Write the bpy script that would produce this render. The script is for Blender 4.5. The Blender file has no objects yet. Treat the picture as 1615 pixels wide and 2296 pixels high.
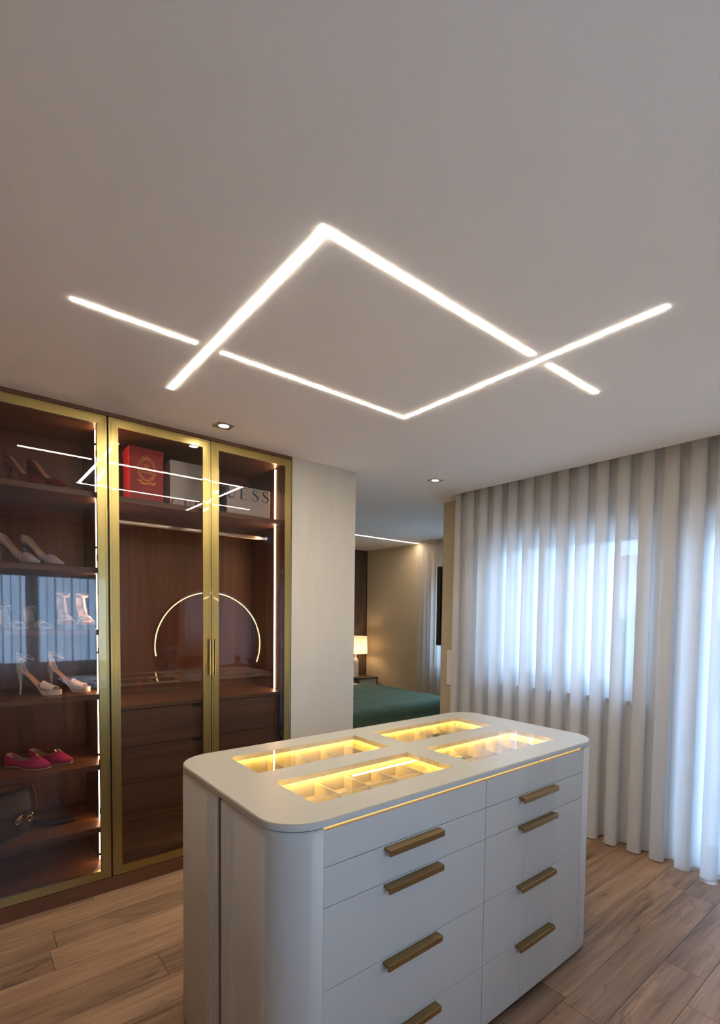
import bpy, bmesh, math, random
from mathutils import Matrix, Vector
random.seed(7)
PI = math.pi
scn = bpy.context.scene
COL = scn.collection

# ------------------------------------------------------------------ camera
CAM_H = 1.5495
F_PX, CX, CY = 1137.717, 904.994, 1430.903
YAW, PIT, ROL = (math.radians(a) for a in (48.59853, -2.61992, -0.90886))
fw = Vector((-math.sin(YAW) * math.cos(PIT), math.cos(YAW) * math.cos(PIT), math.sin(PIT)))
rt = Vector((math.cos(YAW), math.sin(YAW), 0))
dn = fw.cross(rt)
r2 = math.cos(ROL) * rt + math.sin(ROL) * dn
d2 = -math.sin(ROL) * rt + math.cos(ROL) * dn
cam_data = bpy.data.cameras.new('camera')
cam = bpy.data.objects.new('camera', cam_data)
COL.objects.link(cam)
up, bk = -d2, -fw
cam.matrix_world = Matrix(((r2.x, up.x, bk.x, 0), (r2.y, up.y, bk.y, 0), (r2.z, up.z, bk.z, CAM_H), (0, 0, 0, 1)))
cam_data.sensor_fit = 'HORIZONTAL'
cam_data.sensor_width = 36
cam_data.lens = 36 * F_PX / 1615
cam_data.shift_x = (807.5 - CX) / 1615
cam_data.shift_y = (CY - 1148) / 1615
cam_data.clip_start = 0.02
scn.camera = cam

# ------------------------------------------------------------------ world, light, exposure
SKY_STRENGTH = 3.4
world = bpy.data.worlds.new('sky')
scn.world = world
world.use_nodes = True
wn = world.node_tree.nodes
wn['Background'].inputs[0].default_value = (0.42, 0.64, 1.0, 1)
wn['Background'].inputs[1].default_value = SKY_STRENGTH
vs = scn.view_settings
vs.view_transform = 'Standard'
vs.look = 'None'
vs.gamma = 1
vs.use_curve_mapping = False
vs.exposure = 1.93
scn.cycles.use_denoising = True
scn.cycles.max_bounces = 10
scn.cycles.diffuse_bounces = 6
scn.cycles.glossy_bounces = 5
scn.cycles.transmission_bounces = 6
scn.cycles.transparent_max_bounces = 24
scn.cycles.sample_clamp_indirect = 5
scn.cycles.caustics_reflective = False
scn.cycles.caustics_refractive = False
LED_CEIL = 36.0
LED_COL = (1.0, 0.865, 0.69)


def portal(loc, rot, sx, sy):
    l = bpy.data.lights.new('daylight_portal', 'AREA')
    l.shape = 'RECTANGLE'
    l.size, l.size_y = sx, sy
    l.cycles.is_portal = True
    o = bpy.data.objects.new('daylight_portal', l)
    o.location = loc
    o.rotation_euler = rot
    COL.objects.link(o)


portal((-2.17, 3.70, 1.60), (-PI / 2, 0, 0), 1.42, 1.22)
portal((-0.51, 3.70, 1.11), (-PI / 2, 0, 0), 1.46, 2.18)
portal((-4.45, 5.42, 1.45), (-PI / 2, 0, 0), 1.5, 1.5)
portal((0.90, 0.63, 1.435), (0, PI / 2, 0), 1.17, 1.46)

# ------------------------------------------------------------------ dimensions (metres, camera above the origin)
H = 2.60
XW = -3.103           # wardrobe door face and pillar face
YF = 3.44             # inside face of the window wall
XS = 0.62             # wall opposite the wardrobe
YN = -1.45            # wall behind the camera
XB = -6.78            # bedroom head wall (panel face)
YB = 5.15             # bedroom window wall


# ------------------------------------------------------------------ materials
def new_mat(name):
    m = bpy.data.materials.new(name)
    m.use_nodes = True
    nt = m.node_tree
    return m, nt, nt.nodes['Principled BSDF']


def plain(name, col, rough=0.5, metal=0.0, bump=0.0, bscale=80, spec=0.5, var=0.0, coat=0.0):
    m, nt, b = new_mat(name)
    b.inputs['Base Color'].default_value = (*col, 1)
    b.inputs['Roughness'].default_value = rough
    b.inputs['Metallic'].default_value = metal
    b.inputs['Specular IOR Level'].default_value = spec
    b.inputs['Coat Weight'].default_value = coat
    if bump or var:
        tc = nt.nodes.new('ShaderNodeTexCoord')
        nz = nt.nodes.new('ShaderNodeTexNoise')
        nz.inputs['Scale'].default_value = bscale
        nz.inputs['Detail'].default_value = 5
        nt.links.new(tc.outputs['Object'], nz.inputs['Vector'])
        if bump:
            bp = nt.nodes.new('ShaderNodeBump')
            bp.inputs['Strength'].default_value = bump
            bp.inputs['Distance'].default_value = 0.004
            nt.links.new(nz.outputs['Fac'], bp.inputs['Height'])
            nt.links.new(bp.outputs['Normal'], b.inputs['Normal'])
        if var:
            rp = nt.nodes.new('ShaderNodeValToRGB')
            rp.color_ramp.elements[0].color = (*[c * (1 - var) for c in col], 1)
            rp.color_ramp.elements[1].color = (*[min(1, c * (1 + var)) for c in col], 1)
            rp.color_ramp.elements[0].position = 0.3
            rp.color_ramp.elements[1].position = 0.7
            nt.links.new(nz.outputs['Fac'], rp.inputs['Fac'])
            nt.links.new(rp.outputs['Color'], b.inputs['Base Color'])
    return m


def wood(name, dark, light, axis, rough=0.45, scale=1.0, plank=False, knots=False):
    """grain stretched along `axis` (0,1,2); plank=True varies tone and pattern from board to board"""
    m, nt, b = new_mat(name)
    N, L = nt.nodes.new, nt.links.new
    tc = N('ShaderNodeTexCoord')
    src = tc.outputs['Object']
    if plank:
        oi = N('ShaderNodeObjectInfo')
        mul = N('ShaderNodeVectorMath'); mul.operation = 'SCALE'
        cmb = N('ShaderNodeCombineXYZ')
        for i in range(3):
            L(oi.outputs['Random'], cmb.inputs[i])
        L(cmb.outputs[0], mul.inputs[0]); mul.inputs['Scale'].default_value = 37.0
        add = N('ShaderNodeVectorMath'); add.operation = 'ADD'
        L(src, add.inputs[0]); L(mul.outputs[0], add.inputs[1])
        src = add.outputs[0]
    mp = N('ShaderNodeMapping')
    sc = [9.0 * scale] * 3
    sc[axis] = 0.75 * scale
    mp.inputs['Scale'].default_value = sc
    L(src, mp.inputs['Vector'])
    n1 = N('ShaderNodeTexNoise'); n1.inputs['Scale'].default_value = 1.3; n1.inputs['Detail'].default_value = 7
    n1.inputs['Roughness'].default_value = 0.62; n1.inputs['Distortion'].default_value = 0.9
    L(mp.outputs[0], n1.inputs['Vector'])
    mp2 = N('ShaderNodeMapping')
    sc2 = [120.0 * scale] * 3
    sc2[axis] = 3.0 * scale
    mp2.inputs['Scale'].default_value = sc2
    L(src, mp2.inputs['Vector'])
    n2 = N('ShaderNodeTexNoise'); n2.inputs['Scale'].default_value = 1.0; n2.inputs['Detail'].default_value = 4
    L(mp2.outputs[0], n2.inputs['Vector'])
    mx = N('ShaderNodeMath'); mx.operation = 'MULTIPLY_ADD'
    L(n2.outputs['Fac'], mx.inputs[0]); mx.inputs[1].default_value = 0.35
    L(n1.outputs['Fac'], mx.inputs[2])
    rp = N('ShaderNodeValToRGB')
    rp.color_ramp.elements[0].position = 0.45; rp.color_ramp.elements[0].color = (*dark, 1)
    rp.color_ramp.elements[1].position = 0.90; rp.color_ramp.elements[1].color = (*light, 1)
    L(mx.outputs[0], rp.inputs['Fac'])
    out = rp.outputs['Color']
    if knots:
        mp3 = N('ShaderNodeMapping'); s3 = [7.0] * 3; s3[axis] = 1.6
        mp3.inputs['Scale'].default_value = s3
        L(src, mp3.inputs['Vector'])
        n3 = N('ShaderNodeTexNoise'); n3.inputs['Scale'].default_value = 1.0; n3.inputs['Detail'].default_value = 8
        n3.inputs['Roughness'].default_value = 0.7; n3.inputs['Distortion'].default_value = 1.8
        L(mp3.outputs[0], n3.inputs['Vector'])
        r3 = N('ShaderNodeValToRGB')
        r3.color_ramp.elements[0].position = 0.57; r3.color_ramp.elements[0].color = (1, 1, 1, 1)
        r3.color_ramp.elements[1].position = 0.70; r3.color_ramp.elements[1].color = (0.36, 0.33, 0.33, 1)
        L(n3.outputs['Fac'], r3.inputs['Fac'])
        mk = N('ShaderNodeMix'); mk.data_type = 'RGBA'; mk.blend_type = 'MULTIPLY'; mk.inputs['Factor'].default_value = 1
        L(out, mk.inputs['A']); L(r3.outputs['Color'], mk.inputs['B'])
        out = mk.outputs['Result']
    if plank:
        hs = N('ShaderNodeHueSaturation')
        mr = N('ShaderNodeMapRange'); mr.inputs['To Min'].default_value = 0.78; mr.inputs['To Max'].default_value = 1.22
        L(oi.outputs['Random'], mr.inputs['Value']); L(mr.outputs[0], hs.inputs['Value'])
        L(out, hs.inputs['Color'])
        out = hs.outputs['Color']
    L(out, b.inputs['Base Color'])
    b.inputs['Roughness'].default_value = rough
    bp = N('ShaderNodeBump'); bp.inputs['Strength'].default_value = 0.12; bp.inputs['Distance'].default_value = 0.002
    L(n2.outputs['Fac'], bp.inputs['Height']); L(bp.outputs['Normal'], b.inputs['Normal'])
    return m


def emit(name, col, strength):
    m = bpy.data.materials.new(name)
    m.use_nodes = True
    nt = m.node_tree
    nt.nodes.remove(nt.nodes['Principled BSDF'])
    e = nt.nodes.new('ShaderNodeEmission')
    e.inputs[0].default_value = (*col, 1)
    e.inputs[1].default_value = strength
    nt.links.new(e.outputs[0], nt.nodes['Material Output'].inputs[0])
    return m


def glass(name, tint, ior=1.5):
    m = bpy.data.materials.new(name)
    m.use_nodes = True
    nt = m.node_tree
    nt.nodes.remove(nt.nodes['Principled BSDF'])
    t = nt.nodes.new('ShaderNodeBsdfTransparent'); t.inputs[0].default_value = (*tint, 1)
    g = nt.nodes.new('ShaderNodeBsdfGlossy'); g.inputs['Roughness'].default_value = 0.0
    fr = nt.nodes.new('ShaderNodeFresnel')
    ge = nt.nodes.new('ShaderNodeNewGeometry')
    mr_ = nt.nodes.new('ShaderNodeMapRange')      # same reflectance on both faces of the thin pane
    mr_.inputs['To Min'].default_value = ior; mr_.inputs['To Max'].default_value = 1 / ior
    nt.links.new(ge.outputs['Backfacing'], mr_.inputs['Value']); nt.links.new(mr_.outputs[0], fr.inputs[0])
    mx = nt.nodes.new('ShaderNodeMixShader')
    nt.links.new(fr.outputs[0], mx.inputs[0]); nt.links.new(t.outputs[0], mx.inputs[1]); nt.links.new(g.outputs[0], mx.inputs[2])
    nt.links.new(mx.outputs[0], nt.nodes['Material Output'].inputs[0])
    return m


def sheer(name, col, see_through, translucent):
    m = bpy.data.materials.new(name)
    m.use_nodes = True
    nt = m.node_tree
    nt.nodes.remove(nt.nodes['Principled BSDF'])
    N, L = nt.nodes.new, nt.links.new
    tr = N('ShaderNodeBsdfTransparent')
    df = N('ShaderNodeBsdfDiffuse'); df.inputs[0].default_value = (*col, 1)
    tl = N('ShaderNodeBsdfTranslucent'); tl.inputs[0].default_value = (*col, 1)
    m1 = N('ShaderNodeMixShader'); m1.inputs[0].default_value = translucent
    L(df.outputs[0], m1.inputs[1]); L(tl.outputs[0], m1.inputs[2])
    m2 = N('ShaderNodeMixShader')
    tc = N('ShaderNodeTexCoord'); mp = N('ShaderNodeMapping'); mp.inputs['Scale'].default_value = (900, 900, 40)
    nz = N('ShaderNodeTexNoise'); nz.inputs['Scale'].default_value = 1
    L(tc.outputs['Object'], mp.inputs[0]); L(mp.outputs[0], nz.inputs['Vector'])
    mr = N('ShaderNodeMapRange'); mr.inputs['To Min'].default_value = see_through * 0.6; mr.inputs['To Max'].default_value = see_through * 1.4
    L(nz.outputs['Fac'], mr.inputs['Value']); L(mr.outputs[0], m2.inputs[0])
    L(m1.outputs[0], m2.inputs[1]); L(tr.outputs[0], m2.inputs[2])
    L(m2.outputs[0], nt.nodes['Material Output'].inputs[0])
    return m


M = {}
M['ceiling'] = plain('ceiling_paint', (0.90, 0.875, 0.84), 0.85, bump=0.05, bscale=220)
M['wall'] = plain('wall_paint', (0.80, 0.78, 0.74), 0.8, bump=0.05, bscale=200)
M['beige'] = plain('beige_wallpaper', (0.50, 0.40, 0.255), 0.8, bump=0.12, bscale=140, var=0.05)
M['brown_wall'] = plain('cream_wallpaper', (0.50, 0.37, 0.22), 0.8, bump=0.1, bscale=140)
M['outside'] = plain('outside_render', (0.93, 0.92, 0.91), 0.9, bump=0.2, bscale=60)
M['floor'] = wood('oak_plank', (0.12, 0.065, 0.036), (0.40, 0.245, 0.145), 1, 0.42, plank=True, knots=True)
M['subfloor'] = plain('subfloor', (0.10, 0.06, 0.04), 0.8)
M['walnut'] = wood('walnut_vertical', (0.036, 0.012, 0.006), (0.155, 0.054, 0.024), 2, 0.4, 0.8)
M['walnut_h'] = wood('walnut_lengthways', (0.055, 0.022, 0.011), (0.185, 0.082, 0.042), 1, 0.4, 0.8)
M['plinth'] = wood('walnut_plinth', (0.085, 0.035, 0.018), (0.16, 0.065, 0.036), 1, 0.45, 0.8)
M['panel'] = wood('dark_panel', (0.045, 0.028, 0.018), (0.14, 0.090, 0.060), 2, 0.5, 0.9)
M['gold'] = plain('brushed_brass', (0.37, 0.285, 0.105), 0.34, 1.0, coat=0.7)
M['pull_gold'] = plain('polished_brass_pull', (0.72, 0.58, 0.27), 0.2, 1.0)
M['handle_gold'] = plain('handle_brass', (0.30, 0.19, 0.075), 0.42, 0.8)
M['gold_bright'] = plain('polished_gold', (0.9, 0.72, 0.40), 0.12, 1.0)
M['chrome'] = plain('satin_chrome', (0.72, 0.68, 0.64), 0.25, 1.0)
M['black'] = plain('black_gap', (0.012, 0.010, 0.010), 0.6)
M['black_metal'] = plain('black_metal', (0.02, 0.018, 0.018), 0.4, 0.3)
M['lacquer'] = plain('white_lacquer', (0.53, 0.512, 0.472), 0.55, bump=0.02, bscale=300, spec=0.35)
M['lacquer_top'] = plain('white_lacquer_dimmed', (0.325, 0.315, 0.275), 0.30, bump=0.02, bscale=300)  # body paint darkened for the top face, its light level put into the colour
M['strip_wood'] = plain('bronze_strip', (0.20, 0.10, 0.045), 0.35, 0.5)
M['mat'] = plain('greige_felt', (0.34, 0.315, 0.28), 0.95, bump=0.1, bscale=400)
M['velvet'] = plain('cream_velvet', (0.50, 0.455, 0.37), 0.9, bump=0.1, bscale=400)
M['door_glass'] = glass('tinted_door_glass', (0.82, 0.79, 0.77), 1.52)
M['top_glass'] = glass('display_glass', (0.97, 0.97, 0.96), 1.5)
M['window_glass'] = glass('window_glass', (0.95, 0.97, 0.97), 1.45)
M['mirror'] = plain('mirror_silver', (0.85, 0.87, 0.88), 0.01, 1.0)
M['led_ceiling'] = emit('led_ceiling', LED_COL, LED_CEIL)
M['led_warm'] = emit('led_wardrobe', (1.0, 0.56, 0.32), 12.0)
M['led_tray'] = emit('led_tray', (1.0, 0.60, 0.11), 20.0)
M['led_tray_low'] = emit('led_tray_low', (1.0, 0.60, 0.11), 20.0)
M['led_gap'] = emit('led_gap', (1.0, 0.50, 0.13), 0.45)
M['led_ring'] = emit('led_ring', (1.0, 0.74, 0.38), 9.0)
M['led_bed'] = emit('led_bedroom', (1.0, 0.86, 0.74), 18.0)
M['spot_lens'] = emit('spot_lens', (1.0, 0.90, 0.76), 30.0)
M['sheer'] = sheer('white_sheer', (0.72, 0.715, 0.715), 0.048, 0.44)
M['sheer_side'] = sheer('thin_white_sheer', (0.80, 0.79, 0.78), 0.58, 0.50)
M['sheer_band'] = sheer('white_sheer_double', (0.80, 0.79, 0.77), 0.06, 0.35)
M['pvc'] = plain('white_window_frame', (0.75, 0.76, 0.77), 0.35)
M['white_plastic'] = plain('white_plastic', (0.78, 0.72, 0.62), 0.35)
M['nickel'] = plain('nickel_trim', (0.42, 0.39, 0.36), 0.35, 0.9)
M['green'] = plain('green_quilt', (0.080, 0.135, 0.085), 0.85, bump=0.35, bscale=60, var=0.12)
M['linen'] = plain('pale_linen', (0.62, 0.58, 0.54), 0.9, bump=0.2, bscale=90)
M['shade'] = sheer('lamp_shade_fabric', (0.85, 0.74, 0.60), 0.0, 0.5)
M['ceramic'] = plain('white_ceramic', (0.72, 0.68, 0.62), 0.3)
M['grey_front'] = plain('grey_front', (0.42, 0.42, 0.40), 0.5)
M['red_box'] = plain('red_card', (0.46, 0.010, 0.024), 0.45, bump=0.03, bscale=300)
M['white_box'] = plain('white_card', (0.62, 0.63, 0.63), 0.45)
M['grey_box'] = plain('grey_card', (0.20, 0.19, 0.18), 0.5)
M['red_ink'] = plain('red_ink', (0.35, 0.02, 0.02), 0.5)
M['blue_ink'] = plain('blue_ink', (0.025, 0.06, 0.30), 0.5)
M['navy_ink'] = plain('navy_ink', (0.02, 0.03, 0.05), 0.5)
M['gold_ink'] = plain('gold_foil', (0.62, 0.30, 0.09), 0.35, 0.6)
M['white_leather'] = plain('white_leather', (0.76, 0.72, 0.67), 0.42, bump=0.04, bscale=300)
M['tan'] = plain('tan_insole', (0.52, 0.32, 0.22), 0.6)
M['beige_lining'] = plain('beige_lining', (0.55, 0.42, 0.31), 0.7)
M['red_leather'] = plain('dark_red_leather', (0.12, 0.008, 0.013), 0.35)
M['green_sole'] = plain('dark_green_sole', (0.01, 0.09, 0.06), 0.5)
M['grey_leather'] = plain('lilac_grey_leather', (0.36, 0.345, 0.43), 0.4)
M['pink'] = plain('magenta_suede', (0.36, 0.013, 0.11), 0.75, bump=0.12, bscale=500)
M['rubber'] = plain('pale_rubber', (0.60, 0.54, 0.50), 0.6)
M['silver_strap'] = plain('pale_silver_leather', (0.60, 0.57, 0.53), 0.35, 0.2)
M['nude'] = plain('nude_leather', (0.66, 0.47, 0.36), 0.4)
M['slate'] = plain('slate_platform', (0.30, 0.36, 0.42), 0.5)
M['bag'] = plain('black_leather', (0.004, 0.004, 0.005), 0.5, bump=0.15, bscale=180)
M['bag_soft'] = plain('black_velvet_strap', (0.010, 0.010, 0.011), 0.8)
M['chair'] = plain('russet_velvet', (0.22, 0.055, 0.035), 0.8, bump=0.1, bscale=300)
M['perfume'] = plain('pale_bottle', (0.55, 0.50, 0.47), 0.15)
M['plant'] = plain('dark_leaf', (0.03, 0.06, 0.03), 0.6)
M['hedge'] = plain('hedge_leaf', (0.10, 0.20, 0.07), 0.8, var=0.4, bscale=9)
M['terrace'] = plain('terrace_tile', (0.50, 0.47, 0.43), 0.8, var=0.08, bscale=4)
M['rooftile'] = plain('roof_tile', (0.42, 0.16, 0.09), 0.8)
M['dark_glass'] = plain('dark_glass', (0.05, 0.06, 0.07), 0.1)
M['shutter'] = plain('shutter_slat', (0.70, 0.71, 0.72), 0.5)

M['pillar'] = wood('vertical_strand_wallpaper', (0.475, 0.455, 0.41), (0.535, 0.512, 0.465), 2, 0.75, 0.9)


# ------------------------------------------------------------------ mesh helpers
class MB:
    def __init__(s):
        s.v, s.f = [], []

    def add(s, vs_, fs_):
        n = len(s.v)
        s.v += [tuple(p) for p in vs_]
        s.f += [tuple(i + n for i in q) for q in fs_]
        return s

    def box(s, x0, x1, y0, y1, z0, z1):
        x0, x1 = sorted((x0, x1)); y0, y1 = sorted((y0, y1)); z0, z1 = sorted((z0, z1))
        vv = [(x0, y0, z0), (x1, y0, z0), (x1, y1, z0), (x0, y1, z0), (x0, y0, z1), (x1, y0, z1), (x1, y1, z1), (x0, y1, z1)]
        return s.add(vv, [(0, 3, 2, 1), (4, 5, 6, 7), (0, 1, 5, 4), (1, 2, 6, 5), (2, 3, 7, 6), (3, 0, 4, 7)])

    def prism(s, outline, fn, a0, a1):
        """outline of 2D points swept from a0 to a1; fn(p, q, a) -> 3D"""
        n = len(outline)
        vv = [fn(p, q, a0) for p, q in outline] + [fn(p, q, a1) for p, q in outline]
        ff = [tuple(range(n))[::-1], tuple(range(n, 2 * n))]
        ff += [(i, (i + 1) % n, n + (i + 1) % n, n + i) for i in range(n)]
        return s.add(vv, ff)

    def loft(s, rings, cap=True, closed=True):
        n = len(rings[0])
        vv = [p for r in rings for p in r]
        ff = []
        m = n if closed else n - 1
        for k in range(len(rings) - 1):
            for i in range(m):
                j = (i + 1) % n
                ff.append((k * n + i, k * n + j, (k + 1) * n + j, (k + 1) * n + i))
        if cap and closed:
            ff.append(tuple(range(n))[::-1])
            ff.append(tuple(range((len(rings) - 1) * n, len(rings) * n)))
        return s.add(vv, ff)

    def tube(s, path, r, n=8, closed=False):
        P = [Vector(p) for p in path]
        rings = []
        m = len(P)
        nrm = None
        for k in range(m):
            if closed:
                t = P[(k + 1) % m] - P[k - 1]
            else:
                t = P[min(k + 1, m - 1)] - P[max(k - 1, 0)]
            t.normalize()
            if nrm is None:
                a = Vector((0, 0, 1)) if abs(t.z) < 0.9 else Vector((1, 0, 0))
                nrm = t.cross(a).normalized()
            else:
                nrm = (nrm - t * nrm.dot(t))
                nrm.normalize()
            b = t.cross(nrm)
            rr = r[k] if isinstance(r, (list, tuple)) else r
            rings.append([P[k] + (nrm * math.cos(2 * PI * i / n) + b * math.sin(2 * PI * i / n)) * rr for i in range(n)])
        if closed:
            rings.append(rings[0])
            return s.loft(rings, cap=False)
        return s.loft(rings)

    def lathe(s, prof, c, n=24):
        rings = [[(c[0] + r * math.cos(2 * PI * i / n), c[1] + r * math.sin(2 * PI * i / n), c[2] + z) for i in range(n)] for r, z in prof]
        return s.loft(rings)

    def strip(s, pts, widths, fn, th):
        """flat ribbon along 2D pts; fn(p,q,a)->3D; a runs 0..th"""
        L_, R_ = [], []
        for k, (p, q) in enumerate(pts):
            a = pts[max(k - 1, 0)]; b = pts[min(k + 1, len(pts) - 1)]
            dx, dy = b[0] - a[0], b[1] - a[1]
            d = math.hypot(dx, dy) or 1
            w = widths[k] if isinstance(widths, (list, tuple)) else widths
            L_.append((p - dy / d * w / 2, q + dx / d * w / 2)); R_.append((p + dy / d * w / 2, q - dx / d * w / 2))
        rings = [[fn(*L_[k], 0), fn(*R_[k], 0), fn(*R_[k], th), fn(*L_[k], th)] for k in range(len(pts))]
        return s.loft(rings)


def mesh_of(name, mb, bevel=0.0, seg=2, smooth=False, weld=False):
    me = bpy.data.meshes.new(name)
    me.from_pydata(mb.v, [], mb.f)
    bm = bmesh.new(); bm.from_mesh(me)
    if weld:
        bmesh.ops.remove_doubles(bm, verts=bm.verts, dist=1e-5)
    bmesh.ops.recalc_face_normals(bm, faces=bm.faces)
    if bevel:
        ed = [e for e in bm.edges if len(e.link_faces) == 2 and e.calc_face_angle(0) > 0.6]
        bmesh.ops.bevel(bm, geom=ed, offset=bevel, segments=seg, affect='EDGES', profile=0.5)
    bm.to_mesh(me); bm.free()
    if smooth or (bevel and seg > 2):
        for p in me.polygons:
            p.use_smooth = True
        me.set_sharp_from_angle(angle=math.radians(40))
    return me


def obj(name, mb, mat, parent=None, bevel=0.0, seg=2, smooth=False, weld=False, kind=None):
    me = mb if isinstance(mb, bpy.types.Mesh) else mesh_of(name, mb, bevel, seg, smooth, weld)
    o = bpy.data.objects.new(name, me)
    if mat and not me.materials:
        me.materials.append(M[mat] if isinstance(mat, str) else mat)
    COL.objects.link(o)
    if parent:
        o.parent = parent
        if parent.type == 'EMPTY' and parent.get('_fix'):
            o.matrix_parent_inverse = Matrix.Translation(-Vector(parent.location))
    if kind:
        o['kind'] = kind
    return o


def tag(o, label, cat, group=None):
    o['label'] = label
    o['category'] = cat
    if group:
        o['group'] = group
    return o


def thing(name, label, cat, loc=(0, 0, 0), rotz=0, group=None, fixed=False):
    """Empty at the base; fixed=True means its parts are drawn in room coordinates"""
    o = bpy.data.objects.new(name, None)
    o.empty_display_size = 0.05
    COL.objects.link(o)
    o.location = loc
    o.rotation_euler = (0, 0, rotz)
    if fixed:
        o['_fix'] = 1
    return tag(o, label, cat, group)


def struct(name, mb, mat, label, cat, **k):
    o = obj(name, mb, mat, **k)
    o['kind'] = 'structure'
    return tag(o, label, cat)


def copy_thing(root, loc, rotz, label, group=None):
    r = root.copy(); COL.objects.link(r)
    r.location = loc; r.rotation_euler = (0, 0, rotz)
    r['label'] = label
    if group:
        r['group'] = group
    for ch in list(root.children):
        c = ch.copy(); COL.objects.link(c); c.parent = r
        for g in ch.children:
            d = g.copy(); COL.objects.link(d); d.parent = c
    return r


def rrect(x0, x1, y0, y1, r, n=10):
    out = []
    for cx, cy, a0 in ((x1 - r, y1 - r, 0), (x0 + r, y1 - r, 90), (x0 + r, y0 + r, 180), (x1 - r, y0 + r, 270)):
        for i in range(n + 1):
            a = math.radians(a0 + 90 * i / n)
            out.append((cx + r * math.cos(a), cy + r * math.sin(a)))
    return out


XYZ = lambda p, q, a: (p, q, a)

# ================================================================== ROOM SHELL
# floor: slab with single planks laid along Y
fl = struct('floor', MB().box(XB - 0.2, XS + 0.1, YN - 0.1, YF + 0.22, -0.10, -0.012).box(XB - 0.2, -3.36, YF + 0.22, YB + 0.22, -0.10, -0.012),
            'subfloor', 'brown oak plank floor running under the dressing island', 'floor')
PW, PL = 0.168, 1.26
plank_mesh = {}


def plank(x0, x1, y0, y1):
    g = 0.0007
    key = (round(x1 - x0, 3), round(y1 - y0, 3))
    if key not in plank_mesh:
        w, l = x1 - x0 - 2 * g, y1 - y0 - 2 * g
        me = mesh_of('plank', MB().box(-w / 2, w / 2, -l / 2, l / 2, -0.012, 0), bevel=0.0010, seg=1)
        me.materials.append(M['floor'])
        plank_mesh[key] = me
    o = obj('plank', plank_mesh[key], None, fl)
    o.location = ((x0 + x1) / 2, (y0 + y1) / 2, 0)


def lay(xa, xb, ya, yb, anchor):
    x = anchor
    while x > xa:
        x -= PW
    i = 0
    offs = [0.29, 0.87, 0.655, 1.08, 0.45]
    while x < xb - 1e-4:
        x0, x1 = max(x, xa), min(x + PW, xb)
        if x1 - x0 > 0.004:
            k = round((x - anchor) / PW)
            y = ya - PL + ((offs[k % 5] + 0.13 * (k // 5) - ya) % PL)
            while y < yb - 1e-4:
                y0, y1 = max(y, ya), min(y + PL, yb)
                if y1 - y0 > 0.004:
                    plank(x0, x1, y0, y1)
                y += PL
        x += PW


lay(-3.68, XS, YN, YF + 0.2, -2.727)
lay(XB, -3.68, 2.36, YB, -2.727)
lay(-3.68, -3.36, YF + 0.2, YB, -2.727)

# ceiling with a curtain pocket along the window wall
cb = MB()
cb.box(-3.70, XS + 0.1, YN - 0.1, 3.27, H, H + 0.16)
cb.box(-3.70, -3.105, 3.27, YF + 0.05, H, H + 0.16)
cb.box(XB - 0.2, -3.70, 2.24, 4.98, H, H + 0.16)
cb.box(-3.70, -3.36, YF + 0.05, 4.98, H, H + 0.16)
cb.box(-3.105, XS + 0.1, 3.27, YF + 0.25, H + 0.12, H + 0.16)
cb.box(XB - 0.2, -5.42, 4.98, YB + 0.2, H, H + 0.16)
cb.box(-5.42, -3.36, 4.98, YB + 0.2, H + 0.12, H + 0.16)
struct('ceiling', cb, 'ceiling', 'smooth off-white plaster ceiling with recessed light lines', 'ceiling')


def wall_with_holes(axis, a0, a1, z0, z1, t0, t1, holes):
    """wall along axis 'x' or 'y' from a0..a1, thickness t0..t1; holes (h0,h1,z0,z1) sorted"""
    m = MB()

    def bx(p0, p1, q0, q1):
        if p1 - p0 < 1e-4 or q1 - q0 < 1e-4:
            return
        if axis == 'x':
            m.box(p0, p1, t0, t1, q0, q1)
        else:
            m.box(t0, t1, p0, p1, q0, q1)
    cur = a0
    for h0, h1, zz0, zz1 in holes:
        bx(cur, h0, z0, z1)
        bx(h0, h1, z0, zz0)
        bx(h0, h1, zz1, z1)
        cur = h1
    bx(cur, a1, z0, z1)
    return m


W1 = (-2.88, -1.46, 0.99, 2.21)
D1 = (-1.24, 0.22, 0.015, 2.20)
struct('wall_far', wall_with_holes('x', -3.12, XS + 0.1, -0.05, H + 0.16, YF, YF + 0.24, [W1, D1]), 'wall',
       'plain pale window wall behind the sheer curtain', 'wall')
struct('wall_stub', MB().box(-3.36, -3.12, YF, YB + 0.25, -0.05, H), 'beige', 'beige papered wall end between bedroom and curtain', 'wall')
struct('wall_partition', MB().box(XB - 0.1, XW, 1.715, 2.24, 0, H).box(XB - 0.1, -3.72, 2.24, 2.36, 0, H),
       'pillar', 'pale vertical-grained wall beside the wardrobe', 'wall')
struct('wall_left', MB().box(-3.80, -3.70, YN - 0.1, 1.715, 0, H), 'wall', 'pale wall behind the wardrobe', 'wall')
W3 = (-0.10, 1.36, 0.85, 2.02)
struct('wall_right', wall_with_holes('y', YN - 0.1, YF + 0.24, 0, H, XS, XS + 0.24, [W3]), 'beige',
       'beige papered wall with round mirror opposite the wardrobe', 'wall')
struct('wall_near', MB().box(-3.80, XS + 0.24, YN - 0.1, YN, 0, H), 'brown_wall', 'cream papered wall facing the window curtain', 'wall')
W2 = (-5.15, -3.72, 0.80, 2.12)
struct('wall_bedroom_far', wall_with_holes('x', XB - 0.2, -3.36, 0, H + 0.16, YB, YB + 0.24, [W2]), 'beige',
       'beige papered bedroom wall beside the bed', 'wall')
wb = struct('wall_bedroom_left', MB().box(XB - 0.2, XB - 0.03, 2.30, YB + 0.2, 0, H), 'wall', 'bedroom head wall clad in dark wood boards', 'wall')
y = 2.36
k = 0
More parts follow.
